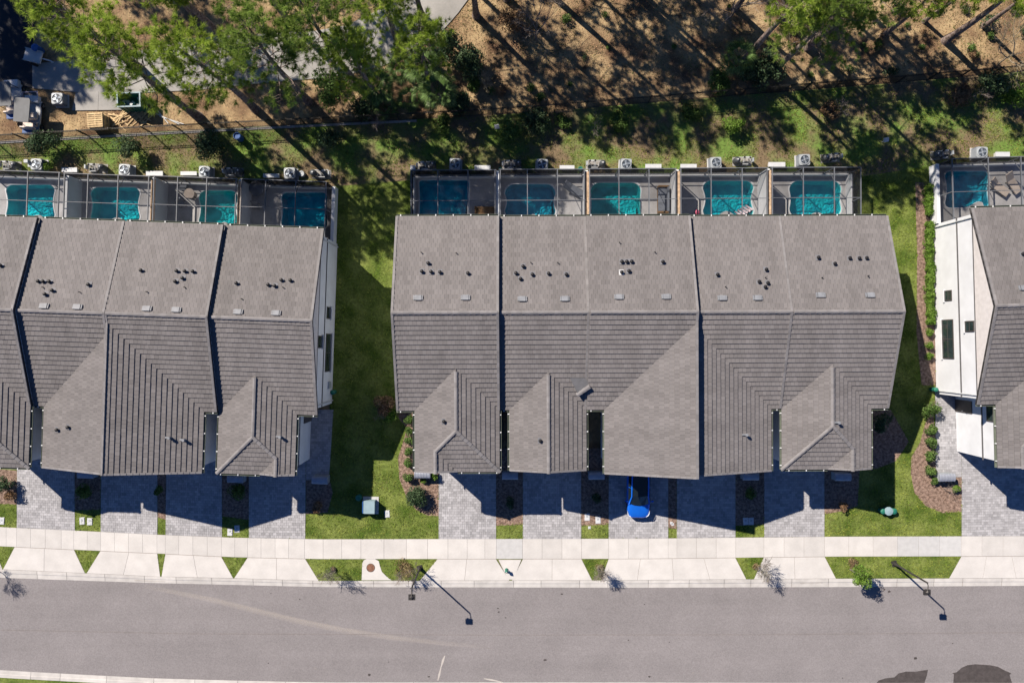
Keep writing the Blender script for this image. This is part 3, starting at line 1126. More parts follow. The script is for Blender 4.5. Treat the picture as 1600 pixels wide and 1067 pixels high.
    for (p, q) in eaves:
        p2, q2 = (mu(p[0]), p[1]), (mu(q[0]), q[1])
        if abs(p[0] - q[0]) < 1e-6:
            out = (-1, 0) if abs(p[0] - wl) < 1e-6 else (1, 0)
            out = (out[0] * (-1 if mir else 1), 0)
        else:
            out = (0, -1)
        gutter(p2, q2, e, out)
    # rake trim: end rakes and the party lines
    rk = MB()

    def rake(p, q, w=0.17, hgt=0.1):
        p, q = Vector(p), Vector(q)
        d = (q - p).normalized()
        s = d.cross(Vector((0, 0, 1))).normalized() * (w / 2)
        L = (q - p).length
        n = max(1, int(L / .4))
        for k in range(n):
            a, b = p + (q - p) * (k / n), p + (q - p) * ((k + .985) / n)
            rr = rng.random()
            up = Vector((0, 0, hgt))
            lo = Vector((0, 0, -.18))
            up2 = Vector((0, 0, hgt * .75))
            A = [a - s + lo, a + s + lo, a + s + up, a - s + up]
            B = [b - s + lo, b + s + lo, b + s + up2, b - s + up2]
            for i in range(4):
                j = (i + 1) % 4
                rk.quad(A[i], A[j], B[j], B[i], rr)
            rk.poly(A[::-1], rr)
            rk.poly(B, rr)
    for uu, sgn, exposed in ((u0, 1, ends[0]), (u1, -1, ends[1])):
        if sgn == 1 and not exposed:
            continue
        x = uu + sgn * .085
        rake((x, vb, eb + .0), (x, vr, er + .0))
        if kind == 'half_w' and sgn == -1 or kind == 'half_e' and sgn == 1:
            rake((x, vr, er), (x, va, zr))
            rake((x, va, zr), (x, vw, zr))
        else:
            rake((x, vr, er), (x, vf, e))
    if kind == 'half_e':
        x = u0 + .085
        rake((x, vr, er), (x, va, zr), 0.12, .09)
        rake((x, va, zr), (x, vw, zr), 0.12, .09)
    for p, q in rakes:
        p2 = (mu(p[0]), p[1] + .06, p[2])
        q2 = (mu(q[0]), q[1] + .06, q[2])
        rake(p2, q2, .14, .09)
    ro = hb(deck, 'roof', 'roof_deck')
    hb(tiles, 'roof_tiles', 'tile', ro, kind='stuff')
    hb(cap, 'ridge_caps', 'cap', ro, kind='stuff')
    hb(rk, 'rake_tiles', 'cap', ro, kind='stuff')
    for g_, h_ in guts:
        hb(g_, 'gutter', 'gutter', ro)
        if h_.v:
            hb(h_, 'gutter_hangers', 'hanger', ro, kind='stuff')

    # walls
    wb = MB()
    i0 = .28 if ends[0] else .015
    i1 = .28 if ends[1] else .015
    ov = .4

    def pent(mb, prof, axis, s0, s1):
        n = len(prof)
        i = len(mb.v)
        for s in (s0, s1):
            for a, z in prof:
                mb.v.append((s, a, z) if axis == 'u' else (a, s, z))
        mb.f.append(tuple(range(i, i + n)))
        mb.f.append(tuple(range(i + 2 * n - 1, i + n - 1, -1)))
        for k in range(n):
            j = (k + 1) % n
            mb.f.append((i + k, i + n + k, i + n + j, i + j))
        mb.r += [.5] * (n + 2)
    zt = lambda v: (e + m * (v - vf) if v < vr else eb + m * (vb - v)) - .22
    pent(wb, [(vf + ov, -.05), (vb - ov, -.05), (vb - ov, zt(vb - ov)), (vr, zt(vr)), (vf + ov, zt(vf + ov))], 'u', u0 + i0, u1 - i1)
    for (l, r_, zr_, c) in bodies:
        L, Rr = l + ov, (r_ - ov if abs(r_ - c) > .01 else r_ - .02)
        prof = [(mu(L), -.05), (mu(Rr), -.05)]
        if abs(r_ - c) > .01:
            prof += [(mu(Rr), e + m * (r_ - Rr) - .22), (mu(c), zr_ - .24), (mu(L), e + m * ov - .22)]
            if kind.startswith('hip'):
                zb = e + m * ov - .2
                prof = [(mu(L), -.05), (mu(Rr), -.05), (mu(Rr), zb), (mu(L), zb)]
        else:
            prof += [(mu(Rr), zr_ - .24), (mu(L), e + m * ov - .22)]
        pent(wb, prof, 'v', vw + .35, vf + .9)
    wo = hb(wb, 'wall', 'stucco')
    wl_, wr_ = sorted((mu(bodies[0][0]), mu(bodies[0][1])))
    # trims on exposed ends
    zb1, zb2 = .6 * e, .945 * e
    for flag, uu, sg in ((ends[0], u0 + i0, -1), (ends[1], u1 - i1, 1)):
        if not flag:
            continue
        for zz, wdt in ((zb1, .12), (zb2, .09)):
            t = MB()
            t.box((uu + sg * .025, (vf + vb) / 2, zz), (.05, vb - vf - 2 * ov + .1, wdt))
            hb(t, 'trim_band', 'trim')
        g = MB()
        prof = [(vf + ov + .01, zb2 + .06), (vb - ov - .01, zb2 + .06), (vb - ov - .01, zt(vb - ov)), (vr, zt(vr)), (vf + ov + .01, zt(vf + ov))]
        pent(g, prof, 'u', uu + sg * .004, uu + sg * .03)
        hb(g, 'gable_siding', 'siding')
        t = MB()
        wu = (wl_ + ov - .025) if sg < 0 else (wr_ - ov + .025)
        t.box((wu, (vw + vf) / 2 + .2, zb1), (.05, vf - vw, .12))
        hb(t, 'trim_band', 'trim')
        for c, w, h in (wtrim or []):
            wo_ = window(root, hb, (uu + sg * .03, c[0], c[1]), w, h, 'x')
            sl_ = MB()
            sl_.box((uu + sg * .06, c[0], c[1] - h / 2 - .04), (.14, w + .16, .07))
            hb(sl_, 'sill', 'ledge', wo_)
        dp = MB()
        for vv_ in (vf + ov + .25, vb - ov - .25):
            dp = MB()
            dp.tube([(uu + sg * .07, vv_, .05), (uu + sg * .07, vv_, e - .2), (uu + sg * .12, vv_ + (.3 if vv_ > 0 else -.3), e - .02)], .045, 6)
            hb(dp, 'downpipe', 'downpipe')
        # side entry under the second storey
        d = MB()
        d.box((wu, vf - .55, 1.1), (.07, .95, 2.15))
        do = hb(d, 'entry_door', 'frame')
        hd = MB()
        hd.box((wu + sg * .06, vf - .9, 1.05), (.06, .05, .14))
        hb(hd, 'handle', 'chrome', do)
        window(root, hb, (wu + sg * .01, vf - .75, zb1 + 1.35), 1.25, 1.5, 'x')
    # garage door with panels, lamps, windows above
    gd = MB()
    yf = vw + .35
    gd.box((garage_u, yf - .02, 1.15), (2.75, .06, 2.3))
    go = hb(gd, 'garage_door', 'trim')
    for k in range(4):
        pnl = MB()
        pnl.box((garage_u, yf - .06, .3 + k * .56), (2.6, .05, .52))
        hb(pnl, 'panel', 'door', go)
    for du in (-.95, .95):
        window(root, hb, (garage_u + du, yf - .01, zb1 + 1.35), .95, 1.4, 'y')
    # rear slider and windows
    uc_ = (u0 + u1) / 2
    yb = vb - ov
    sl = MB()
    sl.box((uc_, yb + .02, 1.2), (3.6, .08, 2.4))
    so = hb(sl, 'sliding_door', 'frame')
    for k in (-1, 0, 1):
        pp = MB()
        pp.box((uc_ + k * 1.17, yb + .06, 1.2), (1.05, .05, 2.2))
        hb(pp, 'pane', 'glass', so)
    for du in (-1.6, 1.6):
        window(root, hb, (uc_ + du, yb + .01, zb1 + 1.3), 1.3, 1.4, 'y')
    # roof vents
    def roof_z(u, v):
        zz = e + m * (v - vf) if v <= vr else eb + m * (vb - v)
        if v < vr:
            U = mu(u)
            if U > wl - .001:
                wz = e + m * min(U - wl, (wr - U) if kind in ('hip_l', 'hip_r', 'gable') else 1e9)
                zz = max(zz, wz) if v > vf else wz
        return zz
    for (px, py, kd) in vents:
        z = e + 1.2
        for _ in range(8):
            u, v = row.loc(px, py, z)
            z = roof_z(u, v)
        b = MB()
        if kd == 'p':
            b.lathe((u, v, z - .08), [(.07, 0), (.07, .26), (.125, .26), (.135, .31), (.09, .37), (.02, .39)], 10)
            po = hb(b, 'vent_pipe', 'vent_black', ro)
            c = MB()
            sl2 = -m if v > vr else m
            c.quad(*[(u + a_, v + b_, z + .055 + (sl2 * b_ if v > vf else 0)) for a_, b_ in ((-.17, -.2), (.17, -.2), (.17, .2), (-.17, .2))])
            hb(c, 'flashing', 'flash' if not (px, py) == WHITE_FLASH else 'white', ro)
        elif kd == 's':
            b.lathe((u, v, z), [(.03, 0), (.03, .2), (.045, .2), (.04, .24)], 8)
            hb(b, 'vent_stub', 'vent_black', ro)
        elif kd == 'r':
            rx = math.atan(-m if v > vr else m)
            b.box((u, v, z + .12), (.44, .36, .12), rx=rx)
            hb(b, 'roof_vent', 'vent_grey', ro)
            for sd_ in (-1, 1):
                c = MB()
                c.box((u + sd_ * .27, v, z + .09), (.1, .34, .09), rx=rx)
                hb(c, 'vent_side', 'vent_grey', ro)
                c = MB()
                c.box((u + sd_ * .225, v, z + .095), (.02, .36, .11), rx=rx)
                hb(c, 'vent_gap', 'vent_black', ro)
        elif kd == 'g':
            b.box((u - .1, v + .02, z + .11), (.24, .12, .14))
            b.lathe((u + .08, v, z), [(.09, 0), (.09, .26), (.12, .26), (.1, .34)], 8)
            hb(b, 'exhaust_hood', 'vent_grey', ro)
    u_ = Unit()
    u_.root, u_.roof, u_.hb, u_.e = root, ro, hb, e
    return u_


WHITE_FLASH = None


def grid(bx, by, k, pts, kd):
    return [(bx + x / k, by + y / k, kd) for x, y in pts]


# survey of the roof vents (photo position, kind)
q = 3.556
V1 = grid(600, 320, q, [(247, 325), (212, 371), (263, 373), (312, 375), (467, 381)], 'p') + grid(600, 320, q, [(208, 266), (402, 269)], 's') + grid(600, 320, q, [(190, 517), (453, 516)], 'r') + [(694, 658, 'p')]
V2 = grid(600, 320, q, [(773, 343), (733, 381), (758, 412), (824, 388), (914, 383), (1012, 388)], 'p') + grid(600, 320, q, [(815, 322), (965, 323)], 's') + grid(600, 320, q, [(768, 523), (1004, 522)], 'r') + [(844, 688, 'p')]
V3 = grid(900, 320, q, [(253, 317), (280, 317), (307, 316), (480, 318), (292, 369), (252, 376)], 'p') + grid(900, 320, q, [(240, 211), (436, 264)], 's') + grid(900, 320, q, [(238, 512), (500, 511)], 'r')
WHITE_FLASH = V3[5][:2]
V4 = grid(900, 320, q, [(783, 389), (1053, 361), (1013, 428), (1061, 435), (1047, 457)], 'p') + grid(900, 320, q, [(828, 456), (1050, 405)], 's') + grid(900, 320, q, [(811, 518), (1007, 517)], 'r') + [(1163.5, 679, 'g')]
V5 = grid(1180, 320, q, [(346, 294), (437, 328), (520, 297), (572, 298), (613, 297)], 'p') + grid(1180, 320, q, [(368, 406), (623, 397)], 's') + grid(1180, 320, q, [(361, 502), (635, 502)], 'r') + [(1307, 660, 'g')]
k4 = 4.64
VL2 = grid(0, 420, k4, [(287, 90), (322, 92), (367, 93), (388, 157), (336, 184), (650, 115)], 'p') + grid(0, 420, k4, [(318, 135), (583, 170)], 's') + grid(0, 420, k4, [(325, 270), (567, 276)], 'r') + [(91, 671, 'p'), (108, 667, 'p')]
VL3 = grid(0, 420, k4, [(1030, 12), (1288, 16), (1347, 18), (1330, 68), (1278, 92)], 'p') + [(302.8, 424.3, 'p')] + grid(0, 420, k4, [(1070, 167), (1343, 135)], 's') + grid(0, 420, k4, [(1070, 288), (1283, 297)], 'r') + [(264.5, 683.5, 'g'), (287, 687, 'g')]
VL4 = grid(270, 420, k4, [(467, 105), (697, 116), (744, 124), (792, 82), (858, 85)], 'p') + grid(270, 420, k4, [(503, 218), (803, 135)], 's') + grid(270, 420, k4, [(477, 312), (752, 320)], 'r') + [(437, 682, 'g')]
VL1 = [(3.2, 415, 'p')]
VR1 = [(1596, 397, 'p'), (1598, 450, 'r')]


def uu(row, px, py, z):
    return row.loc(px, py, z)[0]


def vv(row, px, py, z):
    return row.loc(px, py, z)[1]


# middle row -------------------------------------------------------
Mb = [uu(ROW_M, x, y, z) for x, y, z in ((610.5, 490, 8.2), (779.5, 490, 8.1), (921.5, 490, 7.95), (1092, 490, 8.0), (1240, 489, 7.8), (1416, 487, 7.8))]
M_EAVE = [5.82, 5.48, 5.62, 5.3, 5.3]
mvb, mvr, mvf, mvw = 8.95, 1.98, -4.9, -9.27
UNITS = {}
ul = lambda px, z: uu(ROW_M, px, 690, z)
UNITS['m1'] = unit(ROW_M, M_EAVE[0], Mb[0], Mb[1], mvb, mvr, mvf, mvw, 'hip_l', (ul(648, 5.8), ul(783, 5.8), ul(680, 6.4)),
                   'leftmost townhouse of the middle row with a hipped front wing beside shrubs', (True, False), V1, ul(730, 0))
UNITS['m2'] = unit(ROW_M, M_EAVE[1], Mb[1], Mb[2], mvb, mvr, mvf, mvw, 'gable', (ul(796, 5.5), ul(930, 5.5)),
                   'second townhouse from left in the middle row with a centred gable front wing', (False, False), V2, ul(862, 0))
UNITS['m3'] = unit(ROW_M, M_EAVE[2], Mb[2], Mb[3], mvb, mvr, mvf, mvw - .22, 'half_w', (ul(944, 5.6),),
                   'middle townhouse of the middle row, above the parked blue car', (False, False), V3, ul(997, 0))
UNITS['m4'] = unit(ROW_M, M_EAVE[3], Mb[3], Mb[4], mvb, mvr, mvf, mvw - .12, 'half_e', (ul(1205, 5.3),),
                   'fourth townhouse of the middle row with front slope of vertical tile lines', (False, False), V4, ul(1103, 0))
UNITS['m5'] = unit(ROW_M, M_EAVE[4], Mb[4], Mb[5], mvb, mvr, mvf, mvw, 'hip_r', (ul(1221, 5.3), ul(1361, 5.3), ul(1333, 5.9)),
                   'rightmost townhouse of the middle row with hipped front wing', (False, True), V5, ul(1240, 0))
# flat cricket between the second and third roof
um = UNITS['m3']
z = um.e + .5
for _ in range(6):
    u_, v_ = ROW_M.loc(905, 600, z)
    z = um.e + SLOPE * (v_ - mvf)
cr = MB()
pts = [ROW_M.loc(889, 588, z), ROW_M.loc(919, 588, z), ROW_M.loc(919, 604, z), ROW_M.loc(904, 617, z)]
cr.prism(pts, z - .45, z + .05)
um.hb(cr, 'cricket', 'cricket', um.roof)
cc = MB()
a, b = ROW_M.loc(921, 604, z), ROW_M.loc(902, 617, z)
caps(cc, (*a, z + .12), (*b, z - .05), .16, .1)
um.hb(cc, 'ridge_caps', 'cap', um.roof, kind='stuff')

# left row ----------------------------------------------------------
lz = 8.05
L_EAVE = [6.05, 5.75, 5.75, 5.45]
Lb = [uu(ROW_L, -155, 484, 8.4), uu(ROW_L, 20, 490, 8.4), uu(ROW_L, 163, 494, 8.1), uu(ROW_L, 324, 497, 8.1), 0.0]
lvb = vv(ROW_L, 428, 355, 5.45)
lvr = vv(ROW_L, 400, 498, 7.9)
lvf = vv(ROW_L, 480, 648, 5.45)
lvw = vv(ROW_L, 400, 741, 5.45)
lul = lambda px, py, z: uu(ROW_L, px, py, z)
UNITS['l1'] = unit(ROW_L, L_EAVE[0], Lb[0], Lb[1], lvb, lvr, lvf, lvw, 'hip_l', (lul(-84, 690, 6.0), lul(50, 690, 6.0), lul(-52, 690, 6.5)),
                   'townhouse cut off by the left edge, leftmost of the left row', (True, False), VL1, lul(60, 780, 0) + .0)
UNITS['l2'] = unit(ROW_L, L_EAVE[1], Lb[1], Lb[2], lvb, lvr, lvf, lvw, 'half_w', (lul(68, 690, 5.7),),
                   'second townhouse of the left row with a wide plain roof slope to the drive', (False, False), VL2, lul(120, 780, 0))
UNITS['l3'] = unit(ROW_L, L_EAVE[2], Lb[2], Lb[3], lvb, lvr, lvf, lvw, 'half_e', (lul(318, 690, 5.7),),
                   'third townhouse of the left row with two hoods on its ribbed front slope', (False, False), VL3, lul(215, 780, 0))
UNITS['l4'] = unit(ROW_L, L_EAVE[3], Lb[3], Lb[4], lvb, lvr, lvf, lvw, 'hip_r', (lul(333, 690, 5.4), lul(463, 690, 5.4), lul(430, 730, 6.0)),
                   'right end townhouse of the left row with pale grey side wall', (False, True), VL4, lul(420, 780, 0),
                   wtrim=[((vv(ROW_L, 514, 489, 2), 2.2), .9, 1.1), ((vv(ROW_L, 513, 551, 2), 1.9), 2.9, 1.6), ((vv(ROW_L, 497, 534, 4.4), 4.5), .9, 1.2)])
# right row ---------------------------------------------------------
rz = 5.6
rvb = vv(ROW_R, 1550, 324, rz)
rvr = vv(ROW_R, 1575, 477.5, 8.0)
rvf = vv(ROW_R, 1540, 632, rz)
rvw = vv(ROW_R, 1570, 730, rz)
UNITS['r1'] = unit(ROW_R, rz, 0.0, 7.4, rvb, rvr, rvf, rvw, 'hip_l', (uu(ROW_R, 1557, 690, rz), uu(ROW_R, 1557, 690, rz) + 6.2, uu(ROW_R, 1557, 690, rz) + 1.5),
                   'white walled townhouse cut off by the right edge', (True, False), VR1, uu(ROW_R, 1560, 780, 0) + .4,
                   wtrim=[((vv(ROW_R, 1477, 462, 2), 2.0), .8, .95), ((vv(ROW_R, 1477, 530, 2), 1.8), 3.0, 1.5), ((vv(ROW_R, 1512, 510, 4.5), 4.6), .8, 1.1)])

# ------------------------------------------------------------------ pools, decks, screen enclosures
CZ = 2.6
KNEE = .6


def wbuild(mb, name, m, parent, loc, **kw):
    mb.v = [(x - loc[0], y - loc[1], z - loc[2]) for x, y, z in mb.v]
    return mb.build(name, m, parent, **kw)


UNIT_TXT = {'l1': 'leftmost house of the left row', 'l2': 'second house of the left row', 'l3': 'third house of the left row', 'l4': 'right end house of the left row',
            'm1': 'leftmost house of the middle row', 'm2': 'second house of the middle row', 'm3': 'centre house of the middle row', 'm4': 'fourth house of the middle row',
            'm5': 'rightmost house of the middle row', 'r1': 'white house at the right edge'}
# px at cage height: left, right, beams, cross beam y, house wall v, back y at left/right
CAGES = {
    'l1': (ROW_L, -45, 97, (-4, 43.5), 313, lvb, (264, 271)),
    'l2': (ROW_L, 97, 237, (137.5, 184.6), 317.5, lvb, (271, 275.6)),
    'l3': (ROW_L, 237, 373.5, (277.5, 323), 321.5, lvb, (275.6, 279)),
    'l4': (ROW_L, 373.5, 511, (415, 462), 325, lvb, (279, 285)),
    'm1': (ROW_M, 641, 777.5, (684, 731), 313.5, mvb, (267, 265)),
    'm2': (ROW_M, 777.5, 917, (824, 871), 313, mvb, (265, 264.5)),
    'm3': (ROW_M, 917, 1059.5, (967, 1014), 311, mvb, (264.5, 263.5)),
    'm4': (ROW_M, 1059.5, 1202.5, (1111, 1159.5), 310, mvb, (263.5, 262)),
    'm5': (ROW_M, 1202.5, 1346, (1255, 1303.5), 309, mvb, (262, 261.5)),
    'r1': (ROW_R, 1486, 1640, (1544, 1595), 298, rvb, (249, 243)),
}
for key, (row, xl, xr, beams, yc, vb_, (yb0, yb1)) in CAGES.items():
    uL, uR = row.loc(xl, yb0, CZ)[0], row.loc(xr, yb1, CZ)[0]
    vB = (row.loc(xl, yb0, CZ)[1] + row.loc(xr, yb1, CZ)[1]) / 2
    vC = row.loc((xl + xr) / 2, yc, CZ)[1]
    vH = vb_ - .4
    txt = UNIT_TXT[key]
    W = lambda u, v, z: (*row.wor(u, v), z)
    # deck with the pool cut out of it
    dk = [row.wor(uL, vH - .02), row.wor(uR, vH - .02), row.wor(uR, vB + .15), row.wor(uL, vB + .15)]
    dpx = [P(*p) for p in [(0, 0)]]
    pool = POOLS_W[key]
    cxp, cyp = sum(p[0] for p in pool) / len(pool), sum(p[1] for p in pool) / len(pool)
    fill_holes('pool_deck', dk, [pool], .03, 'deck', kind='structure')
    # pool: coping, basin, water
    loc = (cxp, cyp, 0)
    root = empty('swimming_pool', loc, label='teal swimming pool under the screen enclosure behind the ' + txt, cat='pool', group='back yard swimming pools')
    n = len(pool)
    pl = pool if area(pool) > 0 else pool[::-1]
    b = MB()
    depth = lambda x, y: 0
    inner = grow(pl, .93)
    floor_i = [(x, y, -1.05) for x, y in inner]
    for k in range(n):
        j = (k + 1) % n
        b.quad((*pl[k], .028), (*pl[j], .028), (*inner[j], -1.05), (*inner[k], -1.05))
    b.poly(floor_i)
    pm_ = {'l3': 'plaster_green', 'm3': 'plaster_green', 'm1': 'plaster_blue', 'm2': 'plaster_blue', 'r1': 'plaster_blue', 'l4': 'plaster_blue'}.get(key, 'plaster')
    wbuild(b, 'basin', pm_, root, loc)
    b = MB()
    b.poly([(x, y, -.07) for x, y in grow(pl, .994)])
    wbuild(b, 'water', 'water', root, loc)
    b = MB()
    o2 = grow(pl, 1.05)
    for k in range(n):
        j = (k + 1) % n
        b.quad((*pl[k], .05), (*pl[j], .05), (*o2[j], .05), (*o2[k], .05))
        b.quad((*pl[j], .05), (*pl[k], .05), (*pl[k], -.05), (*pl[j], -.05))
        b.quad((*o2[k], .05), (*o2[j], .05), (*o2[j], .02), (*o2[k], .02))
    wbuild(b, 'coping', 'ledge', root, loc)
    # entry steps and bench at the house end
    xs_ = [p[0] for p in pl]
    ys_ = [p[1] for p in pl]
    stp = MB()
    x1_, y0_ = max(xs_), min(ys_)
    stp.prism([(cxp + .35 * (x1_ - cxp), y0_ + .35), (x1_ - .3, y0_ + .5), (x1_ - .3, y0_ + 1.5), (cxp + .45 * (x1_ - cxp), y0_ + 1.25)], -1.2, -.4)
    wbuild(stp, 'step', pm_, root, loc)

    # screen enclosure
    loc = (*row.wor((uL + uR) / 2, vB), 0)
    cage = empty('pool_enclosure', loc, label='grey framed screen enclosure over the pool behind the ' + txt, cat='screen enclosure', group='pool screen enclosures')

    def beam(p, q_, w, h, name='beam'):
        p, q_ = Vector(p), Vector(q_)
        d = q_ - p
        b = MB()
        c = (p + q_) / 2
        if abs(d.z) > .8 * d.length:
            b.box(c, (w, w, d.length), rz=row.a)
        else:
            b.box(c, (d.length, w, h), rz=math.atan2(d.y, d.x))
        return wbuild(b, name, 'alu', cage, loc)
    us = [uL + (.06 if key in ('m1', 'r1', 'l1') else .2)] + [row.loc(x, (yb0 + yb1) / 2 + 15, CZ)[0] for x in beams] + [uR - (.06 if key in ('m5', 'l4', 'r1') else .2)]
    for u in us:
        beam(W(u, vB - .06, CZ), W(u, vH, CZ), .06, .12)
        beam(W(u, vB - .03, KNEE), W(u, vB - .03, CZ + .05), .07, .07, 'post')
        # knee brace
        beam(W(u, vB - .1, CZ - .8), W(u, vB - .75, CZ - .08), .05, .05, 'brace') if False else None
    beam(W(uL + .1, vB, CZ + .01), W(uR - .1, vB, CZ + .01), .055, .09)
    beam(W(uL + .1, vC, CZ - .01), W(uR - .1, vC, CZ - .01), .045, .07)
    beam(W(uL + .1, vB - .02, 1.1), W(uR - .1, vB - .02, 1.1), .05, .05, 'rail')
    # braces at the back corners, as their shadows show on the decks
    for u in us[1:-1]:
        b = MB()
        b.tube([W(u, vB - .05, CZ - .9), W(u, vB - .95, CZ - .05)], .03, 4)
        wbuild(b, 'brace', 'alu', cage, loc)
    for k in range(len(us) - 1):
        a_, b_ = us[k] + .04, us[k + 1] - .04
        if b_ - a_ < .1:
            continue
        for v0, v1 in ((vB - .04, vC + .03), (vC - .03, vH)):
            b = MB()
            b.quad(W(a_, v1, CZ + .06), W(b_, v1, CZ + .06), W(b_, v0, CZ + .06), W(a_, v0, CZ + .06))
            wbuild(b, 'screen_panel', 'screen', cage, loc)
        b = MB()
        b.quad(W(a_, vB - .03, KNEE), W(b_, vB - .03, KNEE), W(b_, vB - .03, CZ - .03), W(a_, vB - .03, CZ - .03))
        wbuild(b, 'screen_panel', 'screen_wall', cage, loc)
    b = MB()
    kx0, kx1 = (uL + .06, uR - .06)
    b.box(W((kx0 + kx1) / 2, vB - .02, KNEE / 2), (kx1 - kx0, .2, KNEE), rz=row.a)
    wbuild(b, 'knee_wall', 'ledge', cage, loc)
    for side, u, on in ((-1, uL, key in ('m1', 'r1')), (1, uR, key in ('m5', 'l4'))):
        if not on:
            continue
        b = MB()
        big = key in ('r1', 'l4')
        b.quad(W(u, vB, 1.0), W(u, vH, 1.0), W(u, vH, CZ), W(u, vB, CZ))
        wbuild(b, 'screen_panel', 'screen_wall', cage, loc)
        b = MB()
        b.box(W(u + (side * .12 if big else 0), (vB + vH) / 2, .5), (.26 if big else .16, vB - vH - (.02 if big else .3), 1.0), rz=row.a)
        wbuild(b, 'side_wall', 'stucco' if big else 'ledge', cage, loc)
        beam(W(u, vC, 1.0), W(u, vC, CZ), .06, .06, 'post')

# privacy walls between the yards
PWALL = [('l2', 97, 'ledge', 1.9, .16, 'pale capped privacy wall between the first two pools of the left row'), ('l3', 237, 'tan_cap', 2.25, .3, 'brown capped privacy wall left of the third pool of the left row'),
         ('l4', 373.5, 'tan_cap', 2.3, .26, 'brown capped privacy wall left of the last pool of the left row'), ('m2', 777.5, 'ledge', 2.3, .2, 'pale capped privacy wall between the first two pools of the middle row'),
         ('m3', 917, 'tan_cap', 2.35, .34, 'tan capped privacy wall between the second and third pools of the middle row'), ('m4', 1059.5, 'tan_cap', 2.35, .34, 'tan capped privacy wall between the third and fourth pools of the middle row'),
         ('m5', 1202.5, 'tan_cap', 2.35, .34, 'tan capped privacy wall between the fourth and last pools of the middle row')]
for key, x, capm, hgt, wd, lab in PWALL:
    row, xl, xr, beams, yc, vb_, (yb0, yb1) = CAGES[key]
    u, vB = row.loc(x, yb0, CZ)
    vH = vb_ - .4
    loc = (*row.wor(u, (vB + vH) / 2), 0)
    root = empty('privacy_wall', loc, row.a, label=lab, cat='wall', group='privacy walls between the pools')
    b = MB()
    b.box((0, 0, hgt / 2), (.2, vB - vH - .05, hgt))
    b.build('wall', 'stucco', root)
    b = MB()
    b.box((0, -.05, hgt + .05), (wd, vB - vH - .2, .1))
    b.build('coping', capm, root)

# ------------------------------------------------------------------ garden furniture
def chaise(px, py, rz, m, label, z=.03):
    x, y = P(px, py, .4)
    root = empty('sun_lounger', (x, y, z), R(rz), label=label, cat='sun lounger')
    b = MB()
    b.box((0, -.35, .32), (.62, 1.2, .1))
    b.build('seat', m, root)
    b = MB()
    b.box((0, .5, .5), (.62, .75, .09), rx=R(32))
    b.build('backrest', m, root)
    for sx in (-.26, .26):
        for sy in (-.8, .2):
            b = MB()
            b.box((sx, sy, .14), (.05, .05, .28))
            b.build('leg', 'frame', root)


def sofa(px, py, rz, m, label, w=1.9):
    x, y = P(px, py, .4)
    root = empty('garden_sofa', (x, y, .03), R(rz), label=label, cat='sofa')
    b = MB()
    b.box((0, 0, .2), (w, .8, .3))
    b.build('base', 'brown_wicker', root)
    for k in (-1, 0, 1):
        b = MB()
        b.box((k * w / 3.1, -.05, .41), (w / 3.2, .68, .13))
        b.build('cushion', m, root)
    b = MB()
    b.box((0, .36, .52), (w, .14, .45))
    b.build('backrest', m, root)
    for s in (-1, 1):
        b = MB()
        b.box((s * (w / 2 + .06), 0, .35), (.12, .8, .6))
        b.build('armrest', 'brown_wicker', root)


def round_table(px, py, r, m, label):
    x, y = P(px, py, .7)
    root = empty('patio_table', (x, y, .03), 0, label=label, cat='table')
    b = MB()
    b.lathe((0, 0, .68), [(r * .96, 0), (r, .02), (r, .04), (r * .97, .06)], 20)
    b.build('table_top', m, root)
    b = MB()
    b.lathe((0, 0, 0), [(.3, 0), (.3, .03), (.05, .06), (.045, .68)], 12)
    b.build('pedestal', 'frame', root)


def chair(px, py, rz, m, label):
    x, y = P(px, py, .4)
    root = empty('patio_chair', (x, y, .03), R(rz), label=label, cat='chair', group='patio chairs')
    b = MB()
    b.box((0, 0, .42), (.5, .5, .07))
    b.build('seat', m, root)
    b = MB()
    b.box((0, .25, .66), (.5, .07, .46), rx=R(-12))
    b.build('backrest', m, root)
    for sx in (-.21, .21):
        for sy in (-.21, .21):
            b = MB()
            b.box((sx, sy, .2), (.04, .04, .4))
            b.build('leg', 'frame', root)


chaise(896, 296, 60, 'cushion', 'dark lounger beside the second pool of the middle row')
chaise(1560, 292, 55, 'cushion_tan', 'tan lounger beside the pool at the right edge, nearer the water')
chaise(1582, 285, 35, 'cushion_tan', 'tan lounger beside the pool at the right edge, farther from the water')
sofa(1036, 312, -90, 'cushion', 'grey sofa on the deck right of the third pool, middle row')
sofa(758, 331, 180, 'brown_wicker', 'brown sofa on the deck right of the first pool, middle row', 1.4)
round_table(401, 294, .6, 'cushion', 'round grey patio table left of the last pool, left row')
chair(399, 322, 0, 'cushion', 'dark patio chair near the eave left of the last pool, left row')
chair(286, 293, 160, 'cushion', 'dark patio chair left of the third pool, left row')
chair(283, 318, 20, 'cushion', 'grey patio chair below the teal tray, left of the third pool')
round_table(296, 303, .42, 'cushion_tan', 'small tan patio table left of the third pool, left row')
b = MB()
b.lathe((0, 0, 0), [(.02, 0), (.15, .05), (.21, .15), (.21, .23), (.15, .34), (.03, .38)], 14)
bo = b.build('play_ball', 'pink', None, True, label='pink ball on the deck left of the fourth pool', cat='ball')
bo.location = (*P(1088, 333), .03)
b = MB()
for k in range(5):
    b.tube([(-.55 + .1 * k, -.5 + .22 * k, 0), (-.25 + .1 * k, -.5 + .22 * k, .02), (.1 + .1 * k, -.45 + .22 * k, 0)], .09, 8)
bo = b.build('pool_float', 'float', None, True, label='pale pink float lying in the fourth pool', cat='pool float')
bo.location = (*P(1163, 329), -.02)
bo.rotation_euler = (0, 0, R(-35))

